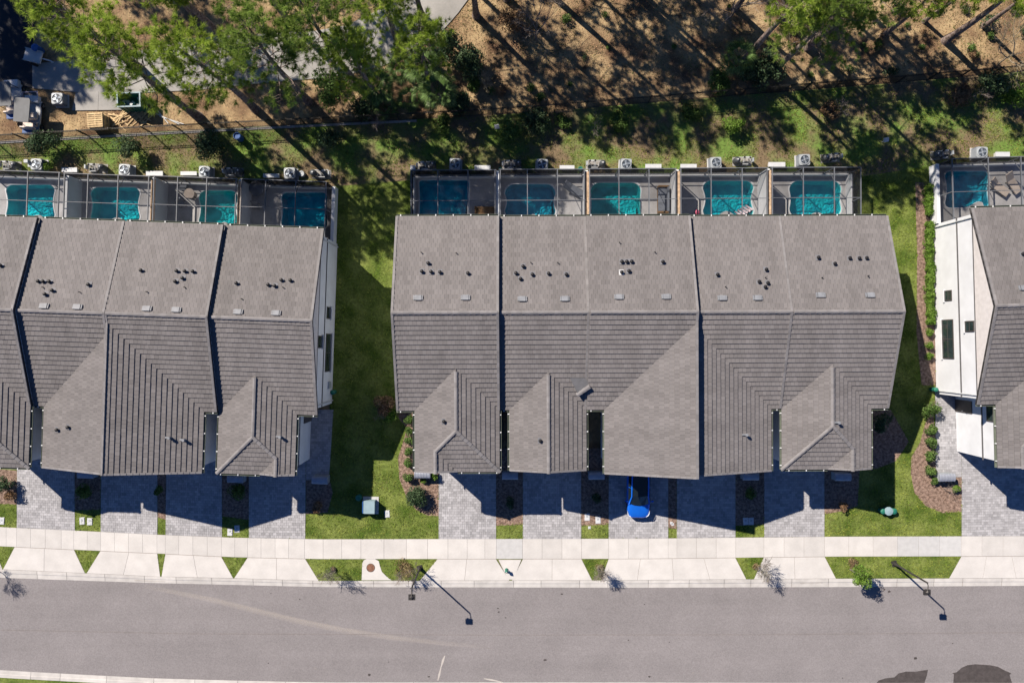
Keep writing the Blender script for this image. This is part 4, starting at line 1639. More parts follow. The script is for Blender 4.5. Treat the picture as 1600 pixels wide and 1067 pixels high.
# ------------------------------------------------------------------ machines behind the enclosures
def proto_ac():
    root = empty('air_conditioner')
    b = MB()
    prof = []
    pts = []
    r, h = .42, .84
    for cx, cy, a0 in ((r - .12, r - .12, 0), (-r + .12, r - .12, 90), (-r + .12, -r + .12, 180), (r - .12, -r + .12, 270)):
        for k in range(4):
            t = R(a0 + 30 * k)
            pts.append((cx + .12 * math.cos(t), cy + .12 * math.sin(t)))
    b.prism(pts, .08, h)
    b.build('cabinet', 'acgrey', root)
    b = MB()
    b.lathe((0, 0, h), [(.40, 0), (.40, .05), (.34, .06), (.33, .015)], 24)
    b.build('shroud', 'acgrey', root)
    b = MB()
    b.lathe((0, 0, h), [(.33, .016), (.1, .02)], 24)
    b.build('well', 'fan', root)
    for k in range(4):
        b = MB()
        t = k * PI / 2 + .4
        c, s = math.cos(t), math.sin(t)
        pt = lambda a, w, z: (a * c - w * s, a * s + w * c, h + z)
        b.quad(pt(.05, -.05, .025), pt(.29, -.1, .03), pt(.29, .06, .04), pt(.05, .05, .035))
        b.build('fan_blade', 'blade_metal', root)
    b = MB()
    b.lathe((0, 0, h + .02), [(.075, 0), (.075, .03), (.04, .04)], 12)
    b.build('hub', 'blade_metal', root)
    b = MB()
    for k in range(6):
        t = PI * k / 6
        b.tube([(-.36 * math.cos(t), -.36 * math.sin(t), h + .065), (.36 * math.cos(t), .36 * math.sin(t), h + .065)], .006, 4)
    b.build('guard', 'acgrey', root, kind='stuff')
    b = MB()
    b.box((0, 0, .04), (1.0, 1.0, .08))
    b.build('pad', 'concrete_grey', root)
    b = MB()
    for k in range(10):
        b.box((0, 0, .14 + k * .065), (.855, .855, .02))
    b.build('louvres', 'cushion', root, kind='stuff')
    return root


def proto_pump(dark):
    root = empty('pool_pump_set')
    b = MB()
    b.lathe((.45, .0, .05), [(.26, 0), (.28, .1), (.28, .7), (.2, .84), (.06, .9)], 16)
    b.build('filter_tank', 'tank', root, True)
    b = MB()
    b.lathe((.45, 0, .94), [(.07, 0), (.07, .05), (.03, .07)], 10)
    b.build('tank_valve', 'pvc', root)
    b = MB()
    b.tube([(-.75, -.15, .25), (-.3, -.15, .25)], .13, 12)
    b.lathe((-.2, -.15, .12), [(.14, 0), (.14, .3), (.1, .33)], 12)
    b.build('pump', 'tank', root)
    runs = [[(-.2, -.15, .45), (-.2, .25, .6), (.1, .25, .6), (.45, .25, .6)], [(-.7, .2, .1), (-.7, .2, .7), (-.35, .2, .7), (-.35, .2, .25)],
            [(-.55, -.35, .1), (-.55, -.35, .55), (.1, -.35, .55), (.1, -.1, .55)], [(-.85, .3, .55), (-.1, .3, .55)]]
    for r_ in runs:
        b = MB()
        b.tube(r_, .035, 7)
        b.build('pipe', 'pvc', root)
    for x_, y_ in ((-.7, .2), (-.2, .25), (.1, -.35)):
        b = MB()
        b.lathe((x_, y_, .58), [(.06, 0), (.08, .05), (.08, .12), (.03, .15)], 8)
        b.box((x_, y_, .76), (.2, .05, .04), rz=x_ * 3)
        b.build('valve', 'vent_black', root)
    b = MB()
    b.box((-.95, 0, .55), (.12, .35, .5))
    b.build('control_box', 'acgrey', root)
    if dark:
        b = MB()
        b.box((-.35, .05, .75), (.6, .5, .06))
        b.build('cover', 'tank', root)
    b = MB()
    b.box((-.15, 0, .025), (1.7, .8, .05))
    b.build('pad', 'old_conc', root)
    return root


AC = proto_ac()
PUMP = proto_pump(False)
note_kids(AC)
ACS = {'l1': (56, 256.5), 'l2': (194, 265), 'l3': (319, 268), 'l4': (452, 270.5), 'm1': (711, 256), 'm2': (847, 257), 'm3': (978.5, 256.5), 'm4': (1119, 254), 'm5': (1257.5, 249.5), 'r1': (1535, 238)}
PMP = {'l1': (14, 257, 1), 'l2': (150, 261, 1), 'l3': (365, 267, 1), 'l4': (497, 270, -1), 'm1': (668, 257, 1), 'm2': (802, 255, 1), 'm3': (934, 255, 1), 'm4': (1160, 250, -1), 'm5': (1299, 245, -1), 'r1': (1472, 240, -1)}
for k_, (src, tabl, nm, cat, zz) in enumerate(((AC, ACS, 'condenser unit with round fan', 'air conditioner', .84), (PUMP, PMP, 'pool pump set', 'pool pump', .6))):
    for i_, key in enumerate(tabl):
        x, y = P(*tabl[key][:2], zz)
        o = src if i_ == 0 else copy_tree(src)
        o.location = (x, y, -.02)
        o.rotation_euler = (0, 0, R(rng.uniform(-6, 6)) + (0 if k_ else rng.choice((0, PI / 2))))
        if k_:
            s_ = .88
            o.scale = (s_ * tabl[key][2], s_, s_)
        tag(o, ('grey ' if k_ == 0 else 'piped ') + nm + ' behind the ' + UNIT_TXT[key], cat, 'condensers behind the pools' if k_ == 0 else 'pump sets behind the pools')

# low pale lids and boxes beside the machines
SLABS = [(108, 265.5, 24, 7, 'l1'), (241, 271, 26, 7, 'l2'), (294.5, 271, 25, 6, 'l3'), (423.5, 274.5, 25, 6, 'l4'), (645, 265, 8, 13, 'm1'), (754, 262.5, 25, 8, 'm1b'), (886, 262, 23, 7, 'm2'), (1021, 259.5, 25, 6, 'm3'), (1076, 260, 25, 7, 'm4'), (1214, 257, 26, 7, 'm5'), (1567, 241, 22, 7, 'r1')]
for x, y, w, h, key in SLABS:
    lab = 'small upright white slab at the left corner of the middle row pools' if key == 'm1' else 'flat white equipment lid behind the ' + UNIT_TXT[key[:2]]
    cx, cy = P(x, y, .35)
    root = empty('equipment_lid', (cx, cy, -.02), 0, label=lab, cat='lid', group='white lids behind the pools')
    b = MB()
    b.box((0, 0, .33), (w / PXM, h / PXM, .06))
    b.build('lid', 'white', root)
    b = MB()
    b.box((0, 0, .15), (w / PXM - .1, h / PXM - .06, .3))
    b.build('box', 'concrete_grey', root)
for x, y, r, m_, lab in ((471, 271.5, .24, 'acgrey', 'round grey chlorinator pot behind the last pool of the left row'), (907, 264, .2, 'green', 'small green valve cap behind the second pool, middle row'), (782, 264.5, .16, 'green', 'green valve cap by the pale wall, middle row')):
    b = MB()
    b.lathe((0, 0, 0), [(r, 0), (r, .3), (r * .9, .36), (r * .55, .36), (r * .5, .33), (.02, .33)], 16)
    o = b.build('valve_cap', m_, None, label=lab, cat='valve cap')
    o.location = (*P(x, y, .3), -.02)
b = MB()
b.box((0, 0, .55), (.3, .25, 1.1))
b.box((0, -.1, .3), (.36, .45, .5))
o = b.build('meter_box', 'acgrey', None, label='tall grey meter box left of the condenser, left row', cat='meter box')
o.location = (*P(43.5, 253, .8), -.02)

# ------------------------------------------------------------------ vegetation
def tri_fans(C, D, n, length, width, spread, seed, droop=0.0):
    """n narrow triangles per centre: C centres (k,3), D directions (k,3)"""
    r = np.random.default_rng(seed)
    k = len(C)
    C = np.repeat(C, n, axis=0)
    D = np.repeat(D, n, axis=0)
    d = D + r.normal(0, spread, (k * n, 3))
    d /= np.linalg.norm(d, axis=1, keepdims=True) + 1e-9
    d[:, 2] -= droop
    L = length * r.uniform(.6, 1.15, (k * n, 1))
    side = np.cross(d, r.normal(0, 1, (k * n, 3)))
    side /= np.linalg.norm(side, axis=1, keepdims=True) + 1e-9
    w = width * r.uniform(.7, 1.3, (k * n, 1))
    base = C + r.normal(0, .03, (k * n, 3))
    V = np.empty((k * n, 3, 3))
    V[:, 0] = base - side * w * .5
    V[:, 1] = base + side * w * .5
    V[:, 2] = base + d * L
    F = np.arange(k * n * 3).reshape(-1, 3)
    tone = np.repeat(r.uniform(0, 1, k), n) * .7 + r.uniform(0, .3, k * n)
    return V.reshape(-1, 3), F, tone


def leaf_quads(C, size, seed, aspect=.55, N=None):
    """leaf = two triangles, random orientation (biased by normals N)"""
    r = np.random.default_rng(seed)
    k = len(C)
    nrm = r.normal(0, 1, (k, 3))
    if N is not None:
        nrm = nrm * .55 + N
    nrm /= np.linalg.norm(nrm, axis=1, keepdims=True) + 1e-9
    a = np.cross(nrm, r.normal(0, 1, (k, 3)))
    a /= np.linalg.norm(a, axis=1, keepdims=True) + 1e-9
    b = np.cross(nrm, a)
    s = size * r.uniform(.6, 1.3, (k, 1))
    V = np.empty((k, 4, 3))
    V[:, 0] = C - a * s
    V[:, 1] = C - b * s * aspect
    V[:, 2] = C + a * s
    V[:, 3] = C + b * s * aspect
    i = np.arange(k)[:, None] * 4
    F = np.concatenate([i + [0, 1, 2], i + [0, 2, 3]], axis=0)
    t = r.uniform(0, 1, k)
    return V.reshape(-1, 3), F, np.concatenate([t, t])


def make_pine(seed, h, m, crown0=.58, spread=3.3, nb=30, lean=.3, tuft=30):
    """slash pine: bare trunk, open clumped crown"""
    r = random.Random(seed)
    root = empty('pine_tree')
    b = MB()
    n = 9
    lx, ly = r.uniform(-lean, lean), r.uniform(-lean, lean)
    ax = lambda f: Vector((lx * f * f + .12 * math.sin(f * 5 + seed), ly * f * f + .12 * math.cos(f * 4 + seed), h * f))
    r0 = .2 + .006 * h
    b.tube([tuple(ax(k / n) - Vector((0, 0, .2 if k == 0 else 0))) for k in range(n + 1)], [r0 * 1.35 if k == 0 else r0 * (1 - .82 * k / n) for k in range(n + 1)], 8)
    b.build('trunk', 'bark', root, True)
    br = MB()
    Cs, Ds = [], []
    az = r.uniform(0, 6)
    for i in range(nb):
        f = crown0 + (1 - crown0) * (i + r.random()) / nb
        az += 2.4 + r.uniform(-.5, .5)
        L = spread * 1.05 * (1 - ((f - crown0) / (1 - crown0)) ** 1.7 * .72) * r.uniform(.55, 1.12)
        el = R(r.uniform(0, 30) + 25 * (f - crown0) / (1 - crown0))
        d = Vector((math.cos(az) * math.cos(el), math.sin(az) * math.cos(el), math.sin(el)))
        p0 = ax(f)
        mid = p0 + d * L * .5 + Vector((r.uniform(-.2, .2), r.uniform(-.2, .2), -.1))
        tip = p0 + d * L + Vector((0, 0, .25))
        br.tube([p0, mid, tip], [.055 * (1.3 - f), .035 * (1.3 - f) + .006, .008], 5, cap=False)
        side = d.cross(Vector((0, 0, 1))).normalized()
        ns = 4 + int(L * 2.8)
        for j in range(ns):
            t = .38 + .62 * (j + r.random()) / ns
            base = p0.lerp(mid, t * 2) if t < .5 else mid.lerp(tip, t * 2 - 1)
            off = side * r.uniform(-1, 1) * (.35 + .28 * L) * (1.15 - t * .5) + Vector((0, 0, r.uniform(-.1, .35))) + d * r.uniform(0, .35)
            e_ = base + off
            br.tube([base, e_], [.014, .006], 3, cap=False)
            dd = (off.normalized() * .6 + d * .5 + Vector((0, 0, .45)))
            for _ in range(2):
                Cs.append(tuple(e_ + Vector((r.uniform(-.2, .2), r.uniform(-.2, .2), r.uniform(-.1, .15)))))
                Ds.append(tuple(dd.normalized()))
    br.build('branches', 'bark', root, kind='stuff')
    V, F, t = tri_fans(np.array(Cs), np.array(Ds), tuft, .44, .034, .75, seed)
    np_build('crown', V, F, m, t, root)
    return root


PINES = [make_pine(3, 15, 'needle', .52, 3.5, 34), make_pine(8, 14, 'needle', .56, 3.1, 30), make_pine(21, 16, 'needle_dark', .55, 3.4, 32), make_pine(34, 13, 'needle', .6, 2.9, 26, lean=.7), make_pine(55, 15.5, 'needle_dark', .5, 3.8, 38)]
for p_ in PINES:
    note_kids(p_)
used = set()


def put_tree(protos, k, px, py, rz, s, label, cat='tree', group=None, z=-.1):
    src = protos[k]
    o = src if src.name not in used else copy_tree(src)
    used.add(src.name)
    o.location = (*P(px, py), z)
    o.rotation_euler = (0, 0, rz)
    o.scale = (s, s, s)
    tag(o, label, cat, group)
    return o


TREES = [
    (0, 310, 180, .3, 1.0, 'bright green pine with its crown over the grey service road, left of the dumpster'),
    (1, 400, 173, 2.2, 1.02, 'pine with dark trunk leaning left beside the lumber pile, above the fence'),
    (4, 480, 160, 4.0, .95, 'pine with long bare trunk crossing the service road bend'),
    (2, 557, 136, 1.1, .95, 'pine rooted among the palmettos at the lower edge of the service road'),
    (3, 628, 78, 5.2, 1.0, 'pine standing at the end of the curved service road near the top'),
    (0, 218, 108, 3.3, .95, 'bushy pine nearest the top left corner, over the pale trailer'),
    (1, 345, 58, .9, 1.0, 'pine behind the service road kerb at the top left'),
    (4, 452, 36, 2.9, .9, 'pine above the service road, third crown along the top edge'),
    (3, 742, 26, 1.7, .95, 'thin pine beside the bare tree at the top centre'),
    (2, 1262, 76, 2.5, .93, 'pine with pale trunk leaning up right over the tan ground'),
    (1, 1475, 64, .5, .98, 'pine with thick pinkish trunk at the top right'),
    (3, 1169, 92, 4.4, 1.05, 'pine rooted beside the fan palm, top right of centre'),
    (3, 1150, 16, 3.1, .8, 'short pine at the top edge above the fan palm'),
    (0, 1330, -8, .2, .8, 'pine whose lower boughs hang in at the top edge, right of centre'),
    (1, 1378, 58, 1.2, .66, 'small pine between the two leaning trunks at the top right'),
    (0, 1222, 30, 4.9, .68, 'small pine at the top edge right of the short pine'),
    (0, 1300, 34, 3.7, .6, 'young pine left of the leaning trunk at the top right'),
    (1, 1446, 34, 2.7, .6, 'young pine left of the pinkish trunk at the top right'),
    (3, 1536, 40, .4, .7, 'young pine right of the pinkish trunk at the top right'),
    (1, 676, 140, 5.0, .82, 'pine rooted right of the large fan palm, crown over the service road'),
    (0, 588, 152, 1.9, .8, 'pine rooted left of the large fan palm, crown over the road bend'),
    (4, 1212, 108, 3.9, .85, 'dark pine at the fence right of the fan palm'),
    (4, 660, 22, .7, .8, 'dark pine overhanging the end of the service road'),
    (3, 300, 22, 2.0, .9, 'slender pine at the top edge left of the kerb'),
]
for k, px, py, rz_, s, lab in TREES:
    put_tree(PINES, k, px, py, rz_, s, lab, group='pines along the service road and fence')
for k, (v_, px, py, s) in enumerate([(2, 790, -4, .95), (4, 850, -22, 1.0), (2, 975, -22, .95), (0, 800, -130, 1.05), (4, 895, -105, 1.1), (1, 960, -120, 1.0), (2, 640, -110, 1.0), (4, 430, -110, 1.0),
                                     (0, 200, -60, 1.0), (2, 60, -190, 1.0), (1, 1090, -130, 1.0), (2, 1225, -70, .9), (3, 1560, -60, 1.0), (0, 1650, -10, 1.0), (4, -170, -112, 1.1), (0, -165, -175, 1.1), (2, -218, -100, 1.1), (4, -150, -145, 1.1)]):  # pines left of the view are unseen, added to shade the car park
    put_tree(PINES, v_, px, py, k * 1.3, s, 'tall pine standing beyond the edge of the view, casting shade into it', group='pines standing beyond the view')


# leafy bushes ---------------------------------------------------------
def make_bush(name, seed, r, hgt, m, n=900, size=.06, twiggy=0, stem='twig', lobes=5):
    """shrub: stems with leaves spread through an uneven, lobed volume"""
    g = np.random.default_rng(seed)
    rr = random.Random(seed)
    root = empty(name)
    lob = [(rr.uniform(-.45, .45) * r, rr.uniform(-.45, .45) * r, hgt * rr.uniform(.45, .68), r * rr.uniform(.4, .62)) for _ in range(lobes)]
    P_, N_ = [], []
    per = n // lobes
    for lx, ly, lz, lr in lob:
        d = g.normal(0, 1, (per, 3))
        d /= np.linalg.norm(d, axis=1, keepdims=True)
        rad = lr * g.uniform(.45, 1.0, (per, 1)) ** .5
        p = np.array([lx, ly, lz]) + d * rad * np.array([1, 1, hgt / (2 * r) * 1.25 if hgt < 2 * r else 1])
        P_.append(p)
        N_.append(d)
    C = np.concatenate(P_)
    N = np.concatenate(N_)
    keep = C[:, 2] > .03
    V, F, t = leaf_quads(C[keep], size, seed, N=N[keep])
    np_build('foliage', V, F, m, t, root)
    b = MB()
    for k in range(5 + twiggy):
        a = rr.uniform(0, 6.28)
        q_ = r * rr.uniform(.3, .8)
        b.tube([(0, 0, 0), (q_ * .4 * math.cos(a), q_ * .4 * math.sin(a), hgt * .4), (q_ * math.cos(a), q_ * math.sin(a), hgt * .8)], [.02, .014, .005], 4, cap=False)
    b.build('stems', stem, root, kind='stuff')
    return root


def make_bare(name, seed, h, spread, m, depth=4, r0=.05, trunk=.35, nfork=3):
    """leafless shrub or small tree of forking twigs"""
    rr = random.Random(seed)
    root = empty(name)
    t = MB()
    tw = MB()

    def grow_(p, d, L, r, lvl):
        q_ = p + d * L
        mid = p + d * L * .5 + Vector((rr.uniform(-.08, .08), rr.uniform(-.08, .08), 0)) * L
        (t if lvl >= depth - 1 else tw).tube([p, mid, q_], [r, r * .85, r * .65], 5 if lvl >= depth - 1 else 3, cap=False)
        if lvl == 0:
            return
        for k in range(nfork + (lvl > 2)):
            nd = (d + Vector((rr.gauss(0, spread), rr.gauss(0, spread), rr.gauss(.05, spread * .5)))).normalized()
            grow_(p.lerp(q_, rr.uniform(.55, 1)), nd, L * rr.uniform(.55, .85), max(r * .55, .006), lvl - 1)
    L0 = h * trunk
    grow_(Vector((0, 0, -.05)), Vector((rr.uniform(-.08, .08), rr.uniform(-.08, .08), 1)).normalized(), L0, r0, depth)
    t.build('trunk', m, root)
    tw.build('twigs', m, root, kind='stuff')
    return root


def place(root, px, py, label, cat, group=None, z=.0, rz=0.0, s=1.0, zc=0.0):
    root.location = (*P(px, py, zc), z)
    root.rotation_euler = (0, 0, rz)
    root.scale = (s, s, s)
    tag(root, label, cat, group)
    return root


# clipped round shrubs in the left bed and the right bed
ball = make_bush('round_shrub', 5, .34, .62, 'bush', 900, .045, lobes=7)
note_kids(ball)
first = True
ORD = ['first', 'second', 'third', 'fourth', 'fifth', 'sixth']
for i_, (x, y, s) in enumerate([(639, 655, 1.0), (638.5, 673, .95), (638.5, 688.5, .95), (638.5, 706, .97), (638, 723.5, 1.0), (638, 745.5, 1.05)]):
    o = ball if first else copy_tree(ball)
    first = False
    place(o, x, y, ORD[i_] + ' round clipped shrub from the top in the left bed of the middle row', 'shrub', 'round clipped shrubs', rz=i_ * 1.1, s=s * 1.25, zc=.4)
for i_, (x, y, s) in enumerate([(1454.5, 671, 1.15), (1454, 691, 1.2), (1453, 713, 1.2), (1454.5, 735, 1.1), (1461, 751, .8)]):
    o = copy_tree(ball)
    place(o, x, y, ORD[i_] + ' round clipped shrub from the top beside the white house walk', 'shrub', 'round clipped shrubs', rz=i_ * 1.7, s=s * 1.3, zc=.4)
big = make_bush('round_bush', 9, 1.0, 1.45, 'bush_dark', 3600, .065, lobes=10)
place(big, 652, 774, 'large dark round bush beside the first middle drive', 'bush', zc=.6)
SH = [
    ('flowering_shrub', 11, .45, .8, 'bush_bright', 676, 742, 'small bright shrub by the grey box beside the first middle drive', .4),
    ('shrub', 12, .3, .5, 'bush_bright', 662, 752, 'tiny green shrub under the grey box in the left bed', .3),
    ('yellow_shrub', 13, .75, 1.2, 'bush_bright', 612, 648, 'yellow green shrub at the front left corner of the middle row', .6),
    ('shrub', 14, .85, 1.3, 'bush', 133, 764, 'leafy shrub between the two left drives, in the shade', .6),
    ('shrub', 15, .5, 1.1, 'bush', 251, 768, 'narrow shrub between the second and third left drives', .5),
    ('shrub', 16, .85, 1.2, 'bush', 369, 768, 'leafy shrub between the third and fourth left drives', .6),
    ('shrub', 17, .8, 1.3, 'bush_dark', 6, 756, 'dark shrub by the drive at the left edge', .6),
    ('shrub', 18, .6, .9, 'bush_brown', 18, 775, 'brown shrub by the drive at the left edge', .4),
    ('dry_grass_clump', 19, .6, .6, 'bush_brown', 497, 792, 'dry brown grass clump in the bed at the end of the left row', .3),
    ('shrub', 20, .6, .7, 'bush', 1172, 770, 'low shrub in the dark bed between the last two middle drives', .4),
    ('shrub', 22, .42, .7, 'bush_brown', 1319, 792, 'straggly yellow shrub at the lawn edge right of the last middle drive', .4),
    ('shrub', 23, .55, .7, 'bush_dark', 797, 785, 'low dark shrub between the first two middle drives', .3),
    ('shrub', 24, .55, .7, 'bush_dark', 930, 780, 'low dark shrub in the bed left of the blue car', .3),
    ('shrub', 25, .4, .6, 'bush_bright', 1494, 764, 'small bright shrub right of the grey box by the white house', .3),
    ('shrub', 26, .8, 1.3, 'bush', 1452, 640, 'bushy shrub at the front corner of the white house', .6),
    ('shrub', 27, .9, 1.6, 'bush_dark', 1376, 660, 'dark shrub at the front right corner of the middle row', .6),
    # behind the houses
    ('young_oak', 31, 1.3, 2.6, 'bush_dark', 66, 222, 'dark leafy young tree by the fence at the left edge', 1.6),
    ('young_oak', 32, 1.05, 2.4, 'bush_dark', 197, 226, 'dark leafy young tree by the fence below the dumpster', 1.5),
    ('young_oak', 33, 1.5, 3.0, 'bush_dark', 330, 226, 'wide dark young tree by the fence above the third left pool', 1.7),
    ('young_oak', 34, 1.1, 2.6, 'bush_dark', 516, 218, 'leafy young tree by the fence above the end of the left row', 1.5),
    ('laurel_bush', 35, 1.6, 4.5, 'bush', 520, 128, 'tall green bush below the bend of the service road', 3.0),
    ('laurel_bush', 36, 1.0, 2.5, 'bush', 508, 158, 'loose green bush above the fence left of the palmettos', 1.5),
    ('bright_bush', 37, .95, 1.6, 'bush_bright', 1146, 193, 'bright green bush on the rear lawn behind the fourth house', 1.0),
    ('bush', 38, 1.2, 2.2, 'bush', 798, 206, 'green bush by the fence behind the second middle house', 1.2),
    ('bush', 39, 1.4, 2.6, 'bush_dark', 1208, 100, 'dark bush beside the fan palm, above the fence', 1.5),
    ('bush', 40, .9, 1.0, 'bush', 693, 196, 'low pale green bush under the fence, middle of the rear lawn', .7),
    ('bush', 41, 1.0, .8, 'bush', 1080, 176, 'low bush at the fence left of the bright green bush', .5),
    ('bush', 42, 1.1, .9, 'bush', 972, 190, 'low grassy bush under the fence behind the centre house', .5),
    ('bush', 43, .9, .8, 'bush', 880, 192, 'low grassy bush under the fence behind the second middle house', .5),
    ('bush', 44, .9, 1.2, 'bush', 745, 130, 'dark bush left of the straw coloured bare shrub', .8),
    ('bush', 45, 1.6, 3.2, 'bush_dark', 700, 70, 'dense dark bush at the end of the service road', 2.2),
    ('bush', 46, 1.2, 1.5, 'bush_bright', 1590, 150, 'green bush against the fence at the right edge', 1.0),
    ('dark_bush', 48, 1.5, 2.6, 'bush_dark', 735, 95, 'large dark bush right of the service road end', 1.6),
    ('dark_bush', 49, 1.3, 1.8, 'bush_dark', 570, 168, 'dark undergrowth bush left of the large fan palm, at the fence', 1.0),
    ('dark_bush', 50, 1.6, 2.6, 'bush', 655, 100, 'wide bush among the fan palms', 1.6),
    ('dark_bush', 51, 1.2, 1.6, 'bush_dark', 720, 165, 'dark bush at the fence right of the fan palms', 1.0),
    ('dark_bush', 52, 1.5, 2.6, 'bush_dark', 1180, 118, 'dark bush at the fence right of the fan palm', 1.6),
    ('dark_bush', 53, 1.3, 2.0, 'bush', 1130, 130, 'green bush at the fence under the fan palm', 1.2),
    ('dark_bush', 54, 1.3, 2.0, 'bush_dark', 1555, 128, 'dark bush under the fence near the right edge', 1.2),
    ('dark_bush', 55, 1.4, 1.6, 'bush_dark', 835, 190, 'dark low bush at the fence behind the second middle house', .8),
    ('dark_bush', 56, 1.2, 2.0, 'bush_brown', 800, 30, 'brown brush around the bare grey tree at top centre', 1.2),
    ('dark_bush', 57, 1.1, 1.6, 'bush', 560, 90, 'green bush against the service road bend', 1.0),
    ('dark_bush', 58, 1.0, 1.7, 'bush_brown', 601, 634, 'reddish brown shrub at the front left corner of the middle row', .8),
    ('dark_bush', 59, 1.0, 1.2, 'bush_brown', 1300, 172, 'brown brush under the fence behind the last middle house', .6),
    ('dark_bush', 60, 1.2, 1.2, 'bush_brown', 1500, 150, 'brown brush under the fence left of the right edge', .6),
    ('bush', 47, .6, .8, 'bush_bright', 70, 262, 'small bright weed bush between condenser and lid, left row', .4),
]
for nm, sd_, r_, h_, m_, x, y, lab, zc in SH:
    place(make_bush(nm, sd_, r_, h_, m_, int(1500 * max(.3, r_ * r_)) + 300, .05 + .02 * r_, lobes=4 + int(r_ * 4)), x, y, lab, 'bush', zc=zc, rz=sd_)
# low scrub under the pines
scr = [make_bush('scrub_plant', 301, .6, .7, 'bush', 420, .06, lobes=5), make_bush('scrub_plant', 302, .5, .6, 'bush_brown', 380, .055, lobes=5), make_bush('scrub_plant', 303, .7, .8, 'bush_dark', 520, .06, lobes=6)]
for s_ in scr:
    note_kids(s_)
seen_ = set()
rs = random.Random(77)
for i_ in range(46):
    x = rs.uniform(700, 1600)
    y = rs.uniform(5, max(20, interp([700, 1000, 1600], [170, 150, 100], x)))
    k = rs.choice((0, 0, 1, 1, 2))
    o = scr[k] if k not in seen_ else copy_tree(scr[k])
    seen_.add(k)
    place(o, x, y, ['low green scrub plant on the straw covered ground above the fence', 'low brown scrub plant on the straw covered ground above the fence', 'low dark scrub plant on the straw covered ground above the fence'][k], 'scrub', 'low scrub plants under the pines', z=-.1, rz=i_, s=rs.uniform(.5, 1.2), zc=.2)
# hedge along the white house: each plant its own bush
hp = make_bush('hedge_plant', 61, .42, .7, 'bush_bright', 900, .05, lobes=6)
note_kids(hp)
for i_, y in enumerate([295, 303, 312, 321, 330, 352, 362, 372, 382, 392, 402, 412, 422, 432, 442, 452, 462, 472, 482, 492, 502, 520, 540, 556]):
    o = hp if i_ == 0 else copy_tree(hp)
    place(o, 1449.5 + i_ * .12, y, 'bright green hedge plant in the row along the white side wall', 'hedge plant', 'hedge plants along the white side wall', rz=i_ * .9, s=1.2 if i_ < 21 else .95, zc=.3)

# bare trees and shrubs
BARE = [
    ('bare_tree', 76, 5.5, .5, 'twig', 838, 62, 'bare grey tree at the top centre', 5, .09, .34),
    ('bare_shrub', 77, 3.0, .8, 'twig_pale', 756, 132, 'straw coloured bare shrub above the fence at the centre', 5, .05, .22),
    ('bare_shrub', 78, 2.6, .7, 'twig', 1308, 176, 'bare grey shrub under the fence behind the last middle house', 4, .04, .3),
    ('bare_shrub', 79, 2.4, .6, 'twig', 928, 208, 'thin bare shrub on the rear lawn behind the second and centre houses', 4, .03, .35),
    ('bare_tree', 80, 6.0, .55, 'twig_pale', 1560, 100, 'tangled pale bare tree at the top right corner', 5, .08, .34),
    ('bare_shrub', 81, 2.2, .75, 'twig', 1520, 148, 'bare brownish shrub by the fence near the right edge', 4, .03, .3),
    ('bare_shrub', 82, 2.0, .8, 'twig_pale', 600, 640, 'bare tan shrub at the front left corner of the middle row', 4, .035, .3),
    ('bare_shrub', 83, 1.8, .8, 'twig_pale', 1448, 632, 'bare tan shrub beside the walk of the white house', 4, .03, .3),
    ('bare_shrub', 84, 1.7, .5, 'twig', 1474, 762, 'thin leaning bare shrub below the grey box by the white house', 3, .03, .4),
    ('bare_shrub', 85, 2.2, .7, 'twig', 590, 200, 'thin bare sapling on the rear lawn left of the middle row', 4, .03, .35),
    ('bare_tree', 86, 6.5, .5, 'twig', 1135, 30, 'bare tree between the dark shade and the short pine, top edge', 5, .08, .34),
]
for nm, sd_, h_, sp_, m_, x, y, lab, dp, r0_, tr_ in BARE:
    place(make_bare(nm, sd_, h_, sp_, m_, dp, r0_, tr_), x, y, lab, 'bare tree' if 'tree' in nm else 'shrub')
# mulch saucers with dry weeds under the street trees; the one green street tree
gt = make_bush('street_tree', 91, .95, 3.4, 'bush_bright', 1900, .07, lobes=8, twiggy=4)
b = MB()
b.tube([(0, 0, -.05), (.03, .02, 1.0), (0, .05, 2.4)], [.05, .04, .02], 6)
b.build('trunk', 'bark', gt)
place(gt, 1328, 889, 'leafy green street tree on the right verge', 'tree')
for i_, (x, y, h_, r_, m_, lab) in enumerate(((521, 891, 2.5, .62, 'grey_leaf', 'grey twiggy street tree left of the manhole cover'), (640, 889, 2.3, .6, 'red_leaf', 'reddish twiggy street tree right of the manhole cover'),
        (934, 884, 2.5, .55, 'grey_leaf', 'grey street tree in the verge below the second middle drive'), (1182, 884, 2.9, .62, 'grey_leaf', 'grey street tree in the verge between the last middle aprons'), (1, 893, 2.6, .55, 'grey_leaf', 'grey twiggy street tree at the left edge'))):
    t_ = make_bare('street_tree', 171 + i_, h_, .42, 'twig', 5, .035, .33)
    g = np.random.default_rng(180 + i_)
    n_ = 850
    dd = g.normal(0, 1, (n_, 3))
    dd /= np.linalg.norm(dd, axis=1, keepdims=True)
    cc_ = dd * g.uniform(.2, 1.0, (n_, 1)) * np.array([r_, r_, h_ * .36]) + np.array([0, 0, h_ * .62])
    V, F, t = leaf_quads(cc_, .038, 190 + i_, .35)
    np_build('foliage', V, F, m_, t, t_)
    place(t_, x, y, lab, 'tree', 'small street trees', rz=i_ * 1.3)
for i_, (x, y, r_) in enumerate(((632, 886, .95), (1331, 879, .55), (936, 886, .45), (1181, 884, .45), (521, 888, .3))):
    w = make_bush('weed_patch', 95 + i_, r_, .3, 'red_leaf', int(1100 * r_), .045, lobes=7)
    place(w, x, y, ['reddish dry weed patch right of the manhole pad', 'reddish dry weed patch under the leafy street tree', 'dry weed patch in the verge below the second middle drive', 'dry weed patch in the verge between the last aprons', 'small dry weed patch left of the manhole pad'][i_], 'weeds')


